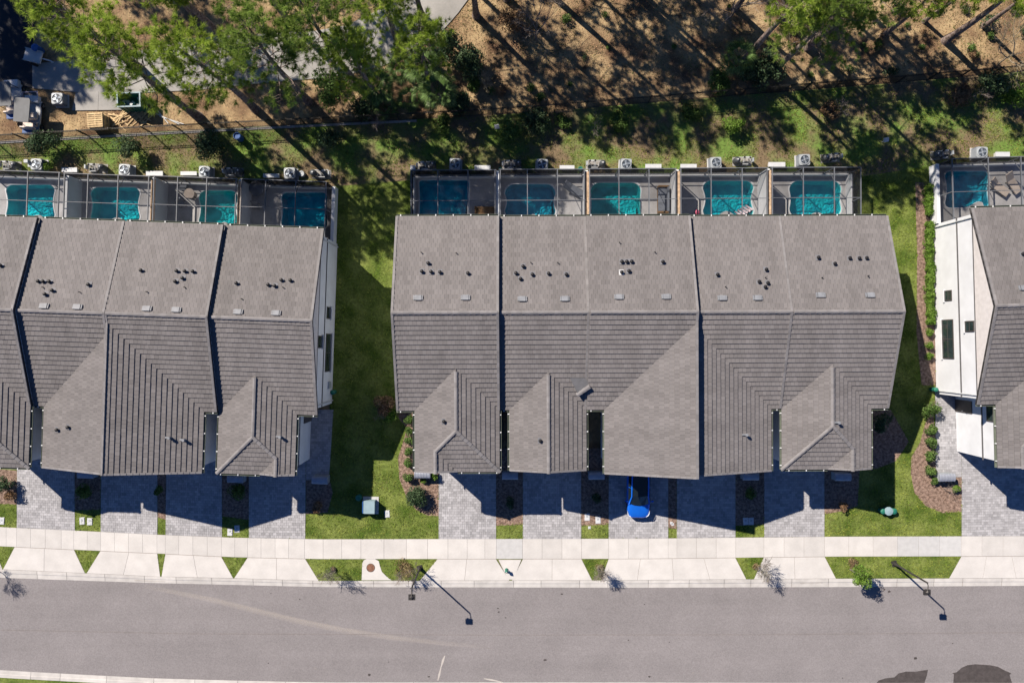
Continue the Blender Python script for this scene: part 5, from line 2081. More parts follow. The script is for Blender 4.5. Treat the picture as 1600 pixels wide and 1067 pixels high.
# fan palms ---------------------------------------------------------------
def frond_mesh(seed):
    rr = random.Random(seed)
    b = MB()
    b.tube([(0, 0, 0), (.35, 0, .12), (.75, 0, .1)], [.02, .016, .012], 4, cap=False)
    for k in range(15):
        t = R(-78 + 156 * k / 14)
        L = .72 * (1 - .25 * abs(k - 7) / 7) * rr.uniform(.9, 1.1)
        d = Vector((math.cos(t), math.sin(t), 0))
        s = Vector((-d.y, d.x, 0)) * .032
        o = Vector((.72, 0, .1))
        mid = o + d * L * .6 + Vector((0, 0, .04))
        tip = o + d * L + Vector((0, 0, -.14 - rr.random() * .1))
        c = rr.random()
        b.quad(o - s * .3, mid - s, mid + s, o + s * .3, c)
        b.poly([mid - s, tip, mid + s], c)
    return b.mesh('frond', MT['palm'])


FR = [frond_mesh(k) for k in range(3)]
for i_, (x, y, h_, n_, s_, lab) in enumerate([(598, 150, 2.2, 20, 1.15, 'large fan palm below the service road bend'), (690, 160, 2.6, 20, 1.2, 'fan palm left of the straw coloured shrub'), (632, 118, 1.6, 16, 1.0, 'fan palm between the service road and two larger palms'),
                                          (604, 172, .7, 13, .9, 'low palmetto at the fence below the large fan palm'), (668, 126, 2.8, 18, 1.2, 'dark fan palm right of the service road bend'), (1140, 108, 2.4, 20, 1.1, 'fan palm above the fence, right of centre'), (642, 160, .8, 13, .9, 'low palmetto at the fence between two fan palms')]):
    root = empty('fan_palm', (*P(x, y), -.1), i_ * 1.0, label=lab, cat='palm', group='fan palms above the fence')
    b = MB()
    b.tube([(0, 0, -.05), (.05, 0, h_ * .5), (0, .03, h_)], [.16, .14, .12], 8)
    b.build('trunk', 'bark', root)
    for k in range(n_):
        o = bpy.data.objects.new('frond', FR[k % 3])
        COL.objects.link(o)
        o.parent = root
        o.location = (0, 0, h_)
        o.rotation_euler = (rng.uniform(-.4, .4), R(-55 + 70 * k / n_ + rng.uniform(-8, 8)), k * 2.4)
        o.scale = (s_, s_, s_)


# grass, litter and mulch chips: nobody could count them -------------------
def scatter(poly, dens, seed):
    g = np.random.default_rng(seed)
    xs = np.array([p[0] for p in poly])
    ys = np.array([p[1] for p in poly])
    A = (xs.max() - xs.min()) * (ys.max() - ys.min())
    n = int(A * dens)
    X = g.uniform(xs.min(), xs.max(), n)
    Y = g.uniform(ys.min(), ys.max(), n)
    k = inside_np(X, Y, poly)
    return X[k], Y[k]


KEEP_OUT = [grow(px_poly(p), .99) for _, p, _ in DRIVES] + [grow(px_poly(p), .965) for p in BEDS]


def grass(name, polys, dens, m, z, length, seed, keep=KEEP_OUT, n=3, patch=None):
    Cs = []
    for i, pl in enumerate(polys):
        X, Y = scatter(pl, dens, seed + i)
        ok = np.ones(len(X), bool)
        for kp in keep:
            ok &= ~inside_np(X, Y, kp)
        X, Y = X[ok], Y[ok]
        if patch is not None:
            f = np.sin(X * .9 + 1.3 * np.sin(Y * .7)) * np.sin(Y * 1.1 + 1.7 * np.sin(X * .55)) + .35 * np.sin(X * 2.7 + Y * 2.1)
            k2 = f > patch if patch < 5 else f < (patch - 10)
            X, Y = X[k2], Y[k2]
        Cs.append(np.stack([X, Y, np.full(len(X), z)], 1))
    C = np.concatenate(Cs)
    D = np.tile(np.array([[0, 0, .8]]), (len(C), 1))
    V, F, t = tri_fans(C, D, n, length, .045, .7, seed)
    V[:, 2] = np.maximum(V[:, 2], z - .02)
    np_build(name, V, F, m, t, None, kind='stuff', label={'grass': 'short green grass of the lawns and verges', 'rough_grass': 'patchy green grass behind the houses', 'dry_grass': 'dry tan grass and weeds near the fence'}[name], cat='grass')


vis_front = [(-20, 735), (1620, 735)] + [(x, yl(Y_WALK0, x) - .6) for x in (1620, 1300, 1000, 500, 365, 250, 130, 0, -20)]
verges = []
edges_ = [(-20, 22.5, -20, 4)] + [(APR[i][0][1], APR[i + 1][0][0], APR[i][0][3], APR[i + 1][0][2]) for i in (0, 1, 2)] + [(477.5, 683, 498.5, 655), (909, 950.5, 925.5, 938.5), (1149.5, 1193, 1166.5, 1177.5), (1289, 1501.5, 1306.5, 1482.5)]
for t0, t1, b0, b1 in edges_:
    verges.append(px_poly([(t0, yl(Y_WALK1, t0) + .6), (t1, yl(Y_WALK1, t1) + .6), (b1, yl(Y_APR, b1) - .6), (b0, yl(Y_APR, b0) - .6)]))
padw = px_poly(pad_px)
grass('grass', [px_poly(vis_front)], 75, 'blade', .0, .075, 200)
bpy.data.objects['grass'].name = 'grass'
grass('dry_grass', [px_poly(vis_front)], 22, 'dryblade', .0, .08, 210, patch=.25)
grass('grass', verges, 90, 'blade', .0, .07, 240, keep=[padw])
grass('grass', [px_poly([(516, 292), (650, 281), (650, 735), (516, 735)]), px_poly([(1325, 280), (1462, 258), (1462, 735), (1325, 735)])], 60, 'blade', .0, .08, 260)
RW = px_poly(REAR)
RV = [p for p in px_poly([(-15, 222), (200, 210), (420, 198), (640, 188), (740, 183), (860, 175), (1000, 163), (1200, 147), (1400, 131), (1615, 112), (1615, 250), (1462, 258), (1330, 276), (652, 277), (515, 288), (-15, 276)])]
grass('rough_grass', [RV], 75, 'blade', .0, .1, 300, patch=-.25)
grass('dry_grass', [RV], 40, 'dryblade', .0, .1, 320, patch=10.25)
TOP = px_poly([(700, -10), (1615, -10), (1615, 108), (1400, 128), (1200, 144), (1000, 160), (860, 172), (740, 180), (640, 185), (640, 100)])
grass('dry_grass', [TOP], 30, 'dryblade', -.1, .13, 340, keep=[px_poly(SROAD)], patch=-.2)

# leaf litter and pine straw beyond the fence
LIT = [px_poly([(-15, -15), (1615, -15), (1615, 112), (1200, 148), (860, 176), (640, 189), (420, 198), (200, 210), (-15, 222)])]
X, Y = scatter(LIT[0], 55, 400)
ok = ~inside_np(X, Y, px_poly(SROAD)) | (np.random.default_rng(5).uniform(0, 1, len(X)) < .05)
ok &= ~inside_np(X, Y, px_poly([(-200, -200), (66, -200), (58, 20), (50, 70), (50, 137), (-200, 130)]))
X, Y = X[ok], Y[ok]
V, F, t = leaf_quads(np.stack([X, Y, np.full(len(X), -.075)], 1), .055, 401, .4, N=np.tile([[0, 0, 1.5]], (len(X), 1)))
np_build('leaf_litter', V, F, 'litter', t, None, kind='stuff', label='fallen leaves and pine straw on the ground beyond the fence', cat='leaf litter')
X, Y = scatter(RV, 14, 410)
V, F, t = leaf_quads(np.stack([X, Y, np.full(len(X), .03)], 1), .05, 411, .4, N=np.tile([[0, 0, 1.5]], (len(X), 1)))
np_build('leaf_litter', V, F, 'litter', t, None, kind='stuff', label='fallen leaves scattered on the rear lawn', cat='leaf litter')
Cs = []
for i_, bd in enumerate(BEDS):
    X, Y = scatter(px_poly(bd), 110, 420 + i_)
    Cs.append(np.stack([X, Y, np.full(len(X), .02)], 1))
C = np.concatenate(Cs)
V, F, t = leaf_quads(C, .05, 440, .35, N=np.tile([[0, 0, 1.2]], (len(C), 1)))
np_build('mulch_chips', V, F, 'chip', t, None, kind='stuff', label='brown bark chips on the planting beds', cat='mulch')

# ------------------------------------------------------------------ fence behind the houses
FL = [(-60, 224.5), (0, 221), (200, 209.5), (420, 198), (640, 187.5), (740, 182), (860, 174), (1000, 162.5), (1200, 146), (1400, 130), (1600, 112.5), (1660, 107)]
fx = [p[0] for p in FL]
fy = [p[1] for p in FL]
FH = 1.75
fence = empty('picket_fence', (*P(800, 178), -.1), 0, label='long black metal picket fence between the houses and the pine wood', cat='fence')
floc = fence.location.copy()


def fpt(px):
    return P(px, interp(fx, fy, px))


def fb(mb, name, m, **kw):
    mb.v = [(x - floc.x, y - floc.y, z - floc.z) for x, y, z in mb.v]
    return mb.build(name, m, fence, **kw)


pk = MB()
px_ = -55.0
while px_ < 1655:
    x0, y0 = fpt(px_)
    x1, y1 = fpt(px_ + 48.5)
    ang = math.atan2(y1 - y0, x1 - x0)
    L = math.hypot(x1 - x0, y1 - y0)
    b = MB()
    b.box((x0, y0, FH / 2), (.07, .07, FH + .1), rz=ang)
    b.box((x0, y0, FH + .07), (.09, .09, .04), rz=ang)
    fb(b, 'post', 'black')
    for zz in (.2, FH - .25, FH - .05):
        b = MB()
        b.box(((x0 + x1) / 2, (y0 + y1) / 2, zz), (L - .07, .035, .04), rz=ang)
        fb(b, 'rail', 'black')
    n = int(L / .125)
    for k in range(1, n):
        f = k / n
        pk.box((x0 + (x1 - x0) * f, y0 + (y1 - y0) * f, FH / 2 + .03), (.022, .022, FH - .02), rz=ang)
    px_ += 48.5
fb(pk, 'pickets', 'black', kind='stuff')
# stone edging under the left half of the fence
edge = empty('stone_edging', (*P(230, 213), -.1), 0, label='grey stone edging strip under the left half of the fence', cat='edging')
for k in range(46):
    xa, xb = -20 + k * 14.6, -20 + (k + 1) * 14.6 - .5
    (ax_, ay_), (bx_, by_) = P(xa, interp(fx, fy, xa) + 2.2), P(xb, interp(fx, fy, xb) + 2.2)
    b = MB()
    b.box(((ax_ + bx_) / 2 - edge.location.x, (ay_ + by_) / 2 - edge.location.y, .1 + rng.uniform(-.01, .015)), (math.hypot(bx_ - ax_, by_ - ay_), .17, .12), rng.random(), rz=math.atan2(by_ - ay_, bx_ - ax_) + rng.uniform(-.02, .02))
    b.build('edging_stone', 'old_conc', edge)

# ------------------------------------------------------------------ street lamps
def street_lamp(px, py, label, arm):
    root = empty('street_lamp', (*P(px, py), 0), 0, label=label, cat='street lamp', group='dark street lamps on the verge')
    h = 4.85
    b = MB()
    b.lathe((0, 0, 0), [(.16, 0), (.16, .08), (.12, .5), (.075, .62), (.06, h - .1), (.05, h)], 12)
    b.build('pole', 'pole', root, True)
    b = MB()
    b.tube([(0, 0, h - .05), (arm[0] * .3, arm[1] * .3, h + .06), (arm[0], arm[1], h + .02)], .035, 8)
    b.build('arm', 'pole', root, True)
    b = MB()
    cx, cy = arm[0] * 1.25, arm[1] * 1.25
    b.lathe((cx, cy, h - .28), [(.16, 0), (.2, .05), (.2, .22), (.16, .3), (.06, .36)], 4)
    b.box((cx, cy - .02, h - .1), (.5, .4, .12))
    b.build('lantern', 'pole', root)
    b = MB()
    b.box((cx, cy - .02, h - .18), (.36, .28, .03))
    b.build('lens', 'lamp', root)
    b = MB()
    b.box((0, 0, .03), (.42, .42, .07), rz=.3)
    b.build('base_plate', 'pole', root)


street_lamp(1397, 880, 'tall dark street lamp on the right verge, its shadow on the road', (.0, -.55))
street_lamp(656, 887, 'tall dark street lamp right of the manhole cover, its shadow on the road', (.0, -.55))

# ------------------------------------------------------------------ grey ribbed boxes by the drives
BOX = [(660, 741, 'by the first middle drive, in the sun beside round shrubs'), (797, 743, 'between the first and second middle drives'), (932, 743, 'between the second middle drive and the blue car'),
       (1173, 744, 'between the fourth and last middle drives'), (1317, 745, 'right of the last middle drive'), (500, 750, 'right of the last left drive'), (368, 748, 'between the third and last left drives'),
       (134, 741, 'between the first and second left drives'), (1479.5, 746, 'left of the white house drive')]
src = None
for i_, (x, y, lab) in enumerate(BOX):
    if src is None:
        src = empty('ribbed_box')
        b = MB()
        pr = []
        for k in range(9):
            t = PI * (.04 + .92 * k / 8)
            pr.append((.31 * math.cos(t), .78 + .16 * math.sin(t)))
        n = len(pr)
        for s0, s1 in ((-.62, .62),):
            i0 = len(b.v)
            for s_ in (s0, s1):
                for a_, z_ in pr:
                    b.v.append((s_, a_, z_))
            for k in range(n - 1):
                b.f.append((i0 + k, i0 + n + k, i0 + n + k + 1, i0 + k + 1))
                b.r.append(.5)
            b.f.append(tuple(range(i0, i0 + n)))
            b.f.append(tuple(range(i0 + 2 * n - 1, i0 + n - 1, -1)))
            b.r += [.5, .5]
        b.build('lid', 'boxgrey', src)
        for k in range(6):
            r_ = MB()
            r_.tube([(-.55 + .22 * k, a_ * 1.01, z_ + .008) for a_, z_ in pr], .014, 4)
            r_.build('rib', 'boxgrey', src)
        b = MB()
        b.box((0, 0, .39), (1.16, .56, .78))
        b.build('body', 'acgrey', src)
        for k in (-1, 1):
            b = MB()
            b.box((k * .29, -.285, .4), (.5, .02, .66))
            b.build('door', 'boxgrey', src)
        note_kids(src)
        o = src
    else:
        o = copy_tree(src)
    o.location = (*P(x, y, .8), .01)
    o.rotation_euler = (0, 0, R(-2 if x < 520 else (1.4 if x > 1400 else 0)))
    tag(o, 'grey ribbed metal storage box ' + lab, 'storage box', 'ribbed metal boxes by the drives')

# ------------------------------------------------------------------ utilities in the lawns
t = empty('transformer', (*P(577.5, 791, .5), 0), R(-1), label='pale green metal transformer cabinet on the lawn between the rows', cat='transformer')
for nm, c, s, m_ in (('cabinet', (0, 0, .45), (.85, .95, .8), 'pale_green'), ('lid', (.06, .02, .88), (.8, 1.0, .07), 'pale_green'), ('sloped_hood', (-.46, 0, .6), (.1, .9, .5), 'blue_plastic'), ('pad', (0, 0, .03), (1.25, 1.35, .08), 'concrete_grey')):
    b = MB()
    b.box(c, s)
    b.build(nm, m_, t)


def pedestal(px, py, label, m_='green', w=.4, h=.55, cap=None):
    t = empty('utility_pedestal', (*P(px, py, h), 0), 0, label=label, cat='utility box', group='green utility pedestals')
    b = MB()
    b.lathe((0, 0, 0), [(w * .55, 0), (w * .55, h * .8), (w * .62, h * .82), (w * .62, h * .9), (w * .35, h), (.02, h * 1.02)], 10)
    b.build('body', m_, t)
    if cap:
        b = MB()
        b.lathe((.0, 0, h * .9), [(w * .7, 0), (w * .66, .08), (w * .2, .12)], 10)
        b.build('cap', cap, t)
    b = MB()
    b.box((0, -w * .5, h * .4), (.12, .06, .2))
    b.build('lock', 'frame', t)


pedestal(560, 778, 'green utility pedestal left of the transformer')
pedestal(1389, 798.5, 'green utility pedestal with pale cap on the right lawn', cap='pale_green', w=.5)
pedestal(1381, 799, 'small green pedestal touching the capped one on the right lawn', w=.35)
pedestal(1398, 799, 'green pedestal right of the capped one on the right lawn', w=.38)
pedestal(1464, 609, 'green pedestal at the corner of the white house wall', w=.3, h=.8)
pedestal(519, 613, 'green pedestal at the corner of the left row side wall', w=.3, h=.8)
b = MB()
b.box((0, 0, .9), (.28, .5, .7))
b.box((.0, 0, 1.3), (.3, .54, .06))
o = b.build('meter_box', 'acgrey', None, label='white electric meter box on the white side wall', cat='meter box')
o.location = (*P(1466, 590, 0), .3)
b = MB()
b.box((0, 0, .9), (.28, .5, .7))
b.box((.0, 0, 1.3), (.3, .54, .06))
o = b.build('meter_box', 'acgrey', None, label='grey electric meter box on the left row side wall', cat='meter box')
o.location = (*P(519, 600, 0), .3)
LIDS = [(128.5, 813.5, 'left of a pair by the first left drive'), (140.5, 814.5, 'right of a pair by the first left drive'), (359.5, 831, 'left of a pair by the last left drive'), (370.5, 826, 'right of a pair by the last left drive'),
        (605, 802.5, 'alone on the lawn beside the transformer'), (917.5, 807.5, 'left of a pair in the mulch left of the blue car'), (934.5, 812, 'right of a pair in the mulch left of the blue car'), (1165, 814, 'left of a pair in the shade by the last middle drive'),
        (1173.5, 814, 'right of a pair in the shade by the last middle drive'), (3, 813.5, 'at the left edge lawn'), (921, 824, 'small, in the grass below the mulch pair'), (1051, 819, 'upper, by the narrow bed right of the car'), (1049, 817, 'lower, by the narrow bed right of the car')]
for i_, (x, y, lab) in enumerate(LIDS):
    small = i_ >= 10
    t = empty('water_meter', (*P(x, y), 0), R(rng.uniform(-5, 5)), label='white water meter lid ' + lab, cat='meter lid', group='water meter lids')
    w, h = (.16, .16) if small else (.36, .52)
    b = MB()
    b.box((0, 0, .02), (w, h, .06))
    b.build('lid', 'white', t)
    b = MB()
    b.box((0, h * .12, .052), (w * .45, h * .3, .006))
    b.build('reader_hatch', 'acgrey', t)
    b = MB()
    b.box((0, 0, .005), (w + .06, h + .06, .03))
    b.build('frame', 'concrete_grey', t)
t = empty('manhole_cover', (*P(579.3, 886.5), .028), 0, label='round rusty manhole cover in the verge pad', cat='manhole cover')
b = MB()
b.lathe((0, 0, -.01), [(.34, 0), (.34, .018), (.31, .02)], 28)
b.build('ring', 'frame', t)
b = MB()
b.lathe((0, 0, -.005), [(.3, 0), (.3, .02), (.02, .024)], 28)
b.build('cover', 'rust', t)
for k in range(8):
    b = MB()
    b.box((.18 * math.cos(k * PI / 4), .18 * math.sin(k * PI / 4), .018), (.1, .03, .012), rz=k * PI / 4)
    b.build('tread', 'rust', t)
# hydrant on the white verge triangle
t = empty('hydrant', (*P(791.5, 891.5, .3), .03), 0, label='small green and white hydrant on the concrete verge triangle', cat='hydrant')
b = MB()
b.lathe((0, 0, 0), [(.14, 0), (.14, .05), (.1, .08), (.1, .42), (.13, .44), (.13, .48), (.09, .56), (.03, .62)], 12)
b.build('barrel', 'green', t, True)
for s_ in (-1, 1):
    b = MB()
    b.tube([(0, 0, .32), (s_ * .19, 0, .32)], .05, 8)
    b.build('nozzle', 'white', t)
b = MB()
b.lathe((0, 0, .6), [(.035, 0), (.035, .05), (.01, .06)], 6)
b.build('nut', 'white', t)
# small white notices near the fence
for x, y, lab in ((1384, 219, 'small white marker post on the rear lawn, right'), (776.5, 198.5, 'small white marker post by the fence at the centre')):
    t = empty('marker_post', (*P(x, y, .6), 0), .2, label=lab, cat='marker')
    b = MB()
    b.box((0, 0, .3), (.06, .06, .6))
    b.build('post', 'acgrey', t)
    b = MB()
    b.box((0, 0, .66), (.36, .3, .18), rx=.5)
    b.build('sign_cap', 'white', t)
b = MB()
b.lathe((0, 0, 0), [(.26, 0), (.29, .3), (.26, .6), (.29, .85), (.24, .88), (.23, .8), (.02, .8)], 16)
o = b.build('barrel', 'blue_plastic', None, label='blue plastic barrel on the lawn below the fence', cat='barrel')
o.location = (*P(372, 214, .6), 0)

# ------------------------------------------------------------------ blue car on the third middle drive
car = empty('car', (*P(995.5, 760, 0), .025), R(-.6), label='blue parked car with dark glass roof facing the street', cat='car')
# y axis: front of the car at -2.3, tail at +2.2
st = [(-2.32, .50, .30, .58), (-2.27, .66, .24, .72), (-2.12, .80, .2, .80), (-1.8, .88, .2, .88), (-1.35, .91, .2, .96), (-1.0, .915, .2, 1.0), (0, .92, .2, 1.02), (1.2, .915, .2, 1.04), (1.8, .88, .22, 1.04), (2.1, .8, .28, 1.0), (2.22, .6, .4, .92)]
b = MB()
rings = []
for y_, w_, zl, zt_ in st:
    cr_ = .045
    rings.append([(-w_ * .9, y_, zl), (-w_, y_, zl + .16), (-w_, y_, (zl + zt_) / 2 + .02), (-w_ * .95, y_, zt_ - .06), (-w_ * .78, y_, zt_), (-w_ * .4, y_, zt_ + cr_ * .8), (0, y_, zt_ + cr_),
                  (w_ * .4, y_, zt_ + cr_ * .8), (w_ * .78, y_, zt_), (w_ * .95, y_, zt_ - .06), (w_, y_, (zl + zt_) / 2 + .02), (w_, y_, zl + .16), (w_ * .9, y_, zl)])
n = len(rings[0])
for rg in rings:
    b.v += rg
for k in range(len(rings) - 1):
    for j in range(n):
        j2 = (j + 1) % n
        b.f.append((k * n + j, k * n + j2, (k + 1) * n + j2, (k + 1) * n + j))
        b.r.append(.5)
b.f.append(tuple(range(n)))
b.f.append(tuple(range(len(rings) * n - 1, (len(rings) - 1) * n - 1, -1)))
b.r += [.5, .5]
body = b.build('body', 'carblue', car, True)
mod = body.modifiers.new('bev', 'SUBSURF')
mod.levels = 1
mod.render_levels = 1


def carq(name, pts, m_, parent=car, thick=.02):
    b = MB()
    p4 = [Vector(p) for p in pts]
    nrm = (p4[1] - p4[0]).cross(p4[2] - p4[0]).normalized() * thick
    top = [p + nrm * .5 for p in p4]
    bot = [p - nrm * .5 for p in p4]
    k = len(p4)
    b.poly(top)
    b.poly(bot[::-1])
    for i in range(k):
        j = (i + 1) % k
        b.quad(bot[i], bot[j], top[j], top[i])
    return b.build(name, m_, parent)


zr_ = 1.52
ws = [(-.74, -1.12, 1.03), (-.4, -1.24, 1.06), (0, -1.28, 1.07), (.4, -1.24, 1.06), (.74, -1.12, 1.03), (.56, -.42, zr_ - .05), (0, -.5, zr_), (-.56, -.42, zr_ - .05)]
b = MB()
top = ws
b.poly([ws[0], ws[1], ws[7]])
b.poly([ws[1], ws[2], ws[6], ws[7]])
b.poly([ws[2], ws[3], ws[5], ws[6]])
b.poly([ws[3], ws[4], ws[5]])
wsh = b.build('windscreen', 'carglass', car)
for x_ in (-.35, .12):
    b = MB()
    b.tube([(x_ - .1, -1.2, 1.085), (x_ + .35, -1.08, 1.13)], .012, 4)
    b.build('wiper', 'black', wsh)
b = MB()
rf = [(-.56, -.42), (-.3, -.47), (0, -.5), (.3, -.47), (.56, -.42), (.57, .6), (.54, 1.45), (.0, 1.5), (-.54, 1.45), (-.57, .6)]
b.v += [(x_, y_, zr_ - .05 + .05 * (1 - (x_ / .57) ** 2)) for x_, y_ in rf]
i_c = len(b.v)
b.v += [(0, .5, zr_ + .02)]
for k in range(len(rf)):
    b.f.append((k, (k + 1) % len(rf), i_c))
    b.r.append(.5)
b.build('glass_roof', 'carglass', car, True)
for s_ in (-1, 1):
    b = MB()
    b.tube([(s_ * .78, -1.15, 1.02), (s_ * .64, -.5, zr_ - .07), (s_ * .64, .6, zr_ - .03), (s_ * .6, 1.45, zr_ - .06), (s_ * .7, 2.05, 1.05)], [.05, .055, .055, .055, .05], 6)
    b.build('roof_pillar', 'carblue', car, True)
    for (y0, y1) in ((-.95, .12), (.2, 1.5)):
        zt0 = zr_ - .12 if y0 > -.9 else 1.1
        carq('side_window', [(s_ * .84, y0, 1.04), (s_ * .84, y1, 1.05), (s_ * .66, min(y1, 1.4), zr_ - .1), (s_ * .66, max(y0, -.45), zr_ - .1)][::s_], 'carglass')
    b = MB()
    b.tube([(s_ * .84, -.95, 1.04), (s_ * 1.0, -.92, 1.06)], [.03, .05], 6)
    b.box((s_ * 1.02, -.92, 1.08), (.17, .1, .13), rz=s_ * .5)
    b.build('mirror', 'carblue', car)
    b = MB()
    b.tube([(s_ * .86, -1.72, .8), (s_ * .83, -1.95, .79), (s_ * .76, -2.1, .77), (s_ * .6, -2.22, .73)], [.02, .035, .04, .02], 6)
    b.build('headlight', 'lamp', car, True)
    for y_ in (-1.42, 1.4):
        wh = empty('wheel', (0, 0, 0))
        wh.parent = car
        b = MB()
        b.tube([(s_ * .72, y_, .34), (s_ * .93, y_, .34)], .34, 20)
        b.build('tyre', 'tyre', wh)
        b = MB()
        b.tube([(s_ * .9, y_, .34), (s_ * .94, y_, .34)], .23, 16)
        b.build('rim', 'chrome', wh)
    for y_ in (-.1, .95):
        b = MB()
        b.box((s_ * .93, y_, .88), (.03, .16, .03))
        b.build('door_handle', 'chrome', car)
b = MB()
b.tube([(-.5, -2.24, .56), (0, -2.36, .55), (.5, -2.24, .56)], .06, 6)
b.build('grille', 'black', car)
carq('rear_window', [(-.55, 1.5, zr_ - .08), (.55, 1.5, zr_ - .08), (.68, 2.05, 1.07), (-.68, 2.05, 1.07)][::-1], 'carglass')
b = MB()
b.box((0, -2.36, .42), (.34, .02, .16))
b.build('number_plate', 'white', car)

# ------------------------------------------------------------------ things behind the fence, top left
def golf_cart(px, py, rz, label):
    t = empty('golf_cart', (*P(px, py, 1.8), -.1), rz, label=label, cat='golf cart', group='golf carts by the service road')
    b = MB()
    pts = [(-.58, -.9), (.58, -.9), (.6, .8), (.5, .95), (-.5, .95), (-.6, .8)]
    b.prism(pts, 1.78, 1.86)
    b.build('roof', 'cart_roof', t)
    for sx in (-.52, .52):
        for sy in (-.8, .78):
            b = MB()
            b.tube([(sx, sy, .7), (sx, sy, 1.8)], .025, 6)
            b.build('post', 'black', t)
    b = MB()
    b.box((0, .0, .4), (1.15, 2.3, .2))
    b.box((0, 1.2, .62), (1.05, .5, .4))
    b.build('body', 'white', t)
    for yy in (-.1, -.85):
        b = MB()
        b.box((0, yy, .72), (1.05, .48, .16))
        b.build('seat', 'cart_seat', t)
        b = MB()
        b.box((0, yy - .28, .98), (1.05, .1, .4), rx=-.15)
        b.build('backrest', 'cart_seat', t)
    b = MB()
    b.box((0, -1.25, .6), (1.1, .6, .35))
    b.build('cargo_bed', 'blue_plastic', t)
    b = MB()
    b.lathe((-.25, .5, 1.0), [(.16, 0), (.18, .02), (.16, .04)], 14)
    b.build('steering_wheel', 'black', t)
    for sx in (-.55, .55):
        for sy in (-.85, .85):
            w = empty('wheel')
            w.parent = t
            b = MB()
            b.tube([(sx - .09, sy, .24), (sx + .09, sy, .24)], .24, 14)
            b.build('tyre', 'tyre', w)
            b = MB()
            b.tube([(sx - .1, sy, .24), (sx + .1, sy, .24)], .12, 10)
            b.build('rim', 'chrome', w)


golf_cart(4, 147, R(4), 'golf cart with grey roof at the left edge, farther from the fence')
golf_cart(33, 172, R(-4), 'golf cart with grey roof nearest the fence at the left edge')
t = empty('framed_board', (*P(46, 151, .5), -.1), .05, label='pink edged white framed board with lettering behind the golf carts', cat='board')
for c, s in (((0, .38, .5), (1.2, .06, .1)), ((0, -.38, .5), (1.2, .06, .1)), ((-.57, 0, .5), (.06, .7, .1)), ((.57, 0, .5), (.06, .7, .1))):
    b = MB()
    b.box(c, s)
    b.build('frame_rail', 'float', t)
b = MB()
b.box((0, 0, .46), (1.1, .72, .04))
b.build('panel', 'trim', t)
for k, dx in enumerate((-.28, -.08, .12)):
    b = MB()
    b.box((dx, -.05, .49), (.05, .34, .02))
    b.box((dx, .12, .49), (.14, .05, .022))
    b.build('letter', 'white', t)
for zz in (-.5, .5):
    b = MB()
    b.box((zz, 0, .22), (.06, .06, .5))
    b.build('leg', 'trim', t)
o = copy_tree(AC)
o.location = (*P(88, 153.5, .8), -.1)
o.rotation_euler = (0, 0, 0)
tag(o, 'white condenser unit standing alone on the dirt behind the fence', 'air conditioner', 'condensers behind the pools')
# pallets
pal = empty('pallet')
for k in range(7):
    b = MB()
    b.box((0, -.5 + k / 6, .125), (1.2, .11, .022), rng.random())
    b.build('deck_board', 'wood', pal)
for k in (-1, 0, 1):
    b = MB()
    b.box((k * .55, 0, .065), (.09, 1.02, .095), rng.random())
    b.build('stringer', 'wood', pal)
for k in (-1, 0, 1):
    b = MB()
    b.box((0, k * .46, .008), (1.2, .11, .016), rng.random())
    b.build('base_board', 'wood', pal)
note_kids(pal)
for k in range(7):
    o = pal if k == 0 else copy_tree(pal)
    o.location = (P(149, 189, .8)[0] + rng.uniform(-.06, .06), P(149, 189, .8)[1] + rng.uniform(-.05, .05), -.1 + k * .138)
    o.rotation_euler = (0, 0, R(3 + rng.uniform(-4, 4)))
    tag(o, 'topmost wooden pallet of the stack near the fence' if k == 6 else 'wooden pallet below the top one in the stack near the fence', 'pallet', 'stack of wooden pallets')
# dumpster
t = empty('dumpster', (*P(201, 156, 1.25), -.1), R(2), label='open green steel dumpster on the concrete pad', cat='dumpster')
W_, D_, H_ = 1.75, 1.05, 1.25
for nm, c, s in (('front_side', (0, -D_ / 2, H_ / 2 + .1), (W_, .05, H_)), ('back_side', (0, D_ / 2, H_ / 2 + .1), (W_, .05, H_)), ('end_side', (-W_ / 2, 0, H_ / 2 + .1), (.05, D_ - .05, H_)), ('end_side', (W_ / 2, 0, H_ / 2 + .1), (.05, D_ - .05, H_)), ('floor', (0, 0, .12), (W_ - .06, D_ - .06, .05))):
    b = MB()
    b.box(c, s)
    b.build(nm, 'green', t)
for nm, c, s in (('rim', (0, -D_ / 2, H_ + .1), (W_ + .1, .1, .07)), ('rim', (0, D_ / 2, H_ + .1), (W_ + .1, .1, .07)), ('rim', (-W_ / 2, 0, H_ + .1), (.1, D_ - .1, .07)), ('rim', (W_ / 2, 0, H_ + .1), (.1, D_ - .1, .07))):
    b = MB()
    b.box(c, s)
    b.build(nm, 'pale_green', t)
for k in range(5):
    b = MB()
    b.box((-.7 + .35 * k, -D_ / 2 - .05, .65), (.06, .06, 1.0))
    b.build('rib', 'green', t)
b = MB()
rr = random.Random(4)
for k in range(14):
    b.box((rr.uniform(-.7, .7), rr.uniform(-.35, .35), .4 + rr.uniform(0, .3)), (rr.uniform(.15, .4), rr.uniform(.1, .3), rr.uniform(.05, .2)), rz=rr.uniform(0, 3), rx=rr.uniform(-.5, .5))
o = b.build('rubbish', 'white', None, label='pale rubbish lying inside the green dumpster', cat='rubbish', kind='stuff')
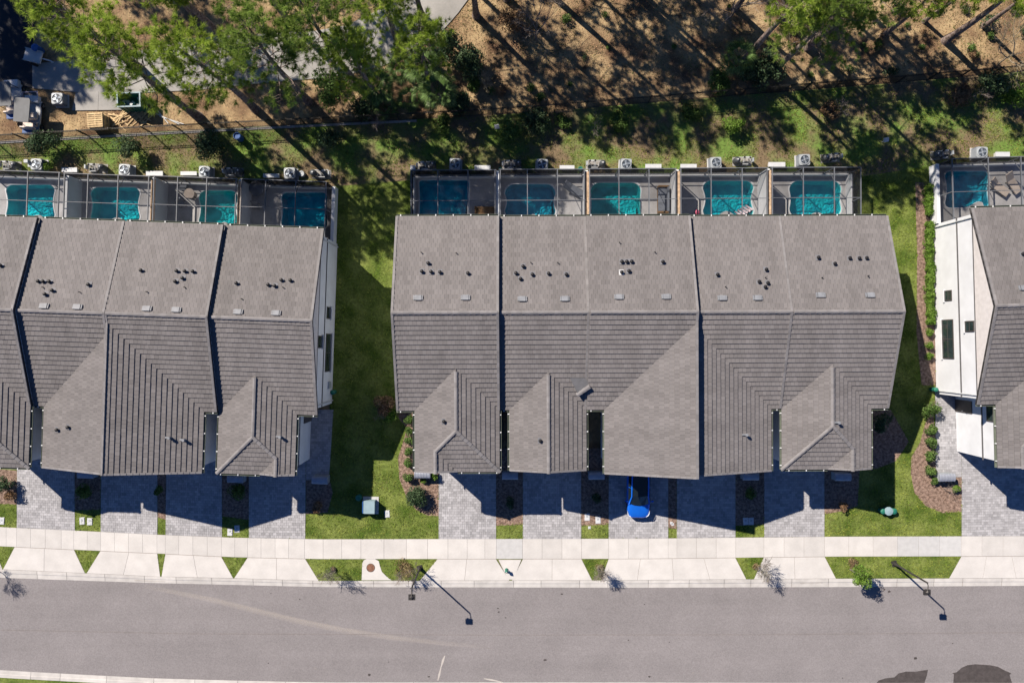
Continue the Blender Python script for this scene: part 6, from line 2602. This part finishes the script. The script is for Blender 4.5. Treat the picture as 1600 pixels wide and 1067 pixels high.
o.location = (*P(203, 156, 1.0), -.1)
# scattered lumber
rr = random.Random(9)
for k in range(34):
    x_, y_ = rr.uniform(180, 232), rr.uniform(176, 194)
    L = rr.uniform(.5, 1.7)
    b = MB()
    b.box((0, 0, .02), (L, rr.uniform(.05, .11), .035), rr.random())
    o = b.build('plank', 'wood', None, label='pale plank in the loose lumber heap right of the pallets', cat='plank', group='loose lumber heap')
    o.location = (*P(x_, y_), -.08 + .03 * (k % 4))
    o.rotation_euler = (rr.uniform(-.05, .05), rr.uniform(-.06, .06), R(rr.choice((40, 50, 15, 160, 130)) + rr.uniform(-15, 15)))
for k, (x_, y_, a_) in enumerate(((250, 178, -50), (262, 186, -25), (268, 188, -18))):
    b = MB()
    b.tube([(-1.0, 0, .03), (1.0, 0, .03)], .035, 6)
    o = b.build('pipe', 'pvc', None, label=['white pipe lying on the dirt, steepest of three', 'white pipe lying on the dirt, middle of three', 'white pipe lying on the dirt nearest the fence'][k], cat='pipe', group='white pipes on the dirt')
    o.location = (*P(x_, y_), -.08)
    o.rotation_euler = (0, 0, R(a_))
# small white trailer at the edge of the dark lot
t = empty('utility_trailer', (*P(52, 88, .6), -.02), R(-14), label='pale grey flat trailer at the edge of the dark car park', cat='trailer')
b = MB()
b.box((0, 0, .62), (1.35, .9, .12))
b.build('deck', 'concrete_grey', t)
for s_ in (-1, 1):
    b = MB()
    b.box((0, s_ * .47, .72), (1.35, .04, .2))
    b.build('side_rail', 'acgrey', t)
    b = MB()
    b.tube([(0, s_ * .5, .28), (0, s_ * .62, .28)], .28, 14)
    b.build('wheel', 'tyre', t)
b = MB()
b.tube([(.65, 0, .5), (1.25, 0, .42), (1.5, -.05, .4)], .05, 6)
b.build('drawbar', 'white', t)
b = MB()
b.lathe((0, 0, 0), [(.27, 0), (.29, .3), (.27, .6), (.29, .85), (.2, .88), (.02, .86)], 16)
o = b.build('barrel', 'blue_plastic', None, label='dark blue barrel beside the pale trailer', cat='barrel')
o.location = (*P(57, 76, .6), -.02)
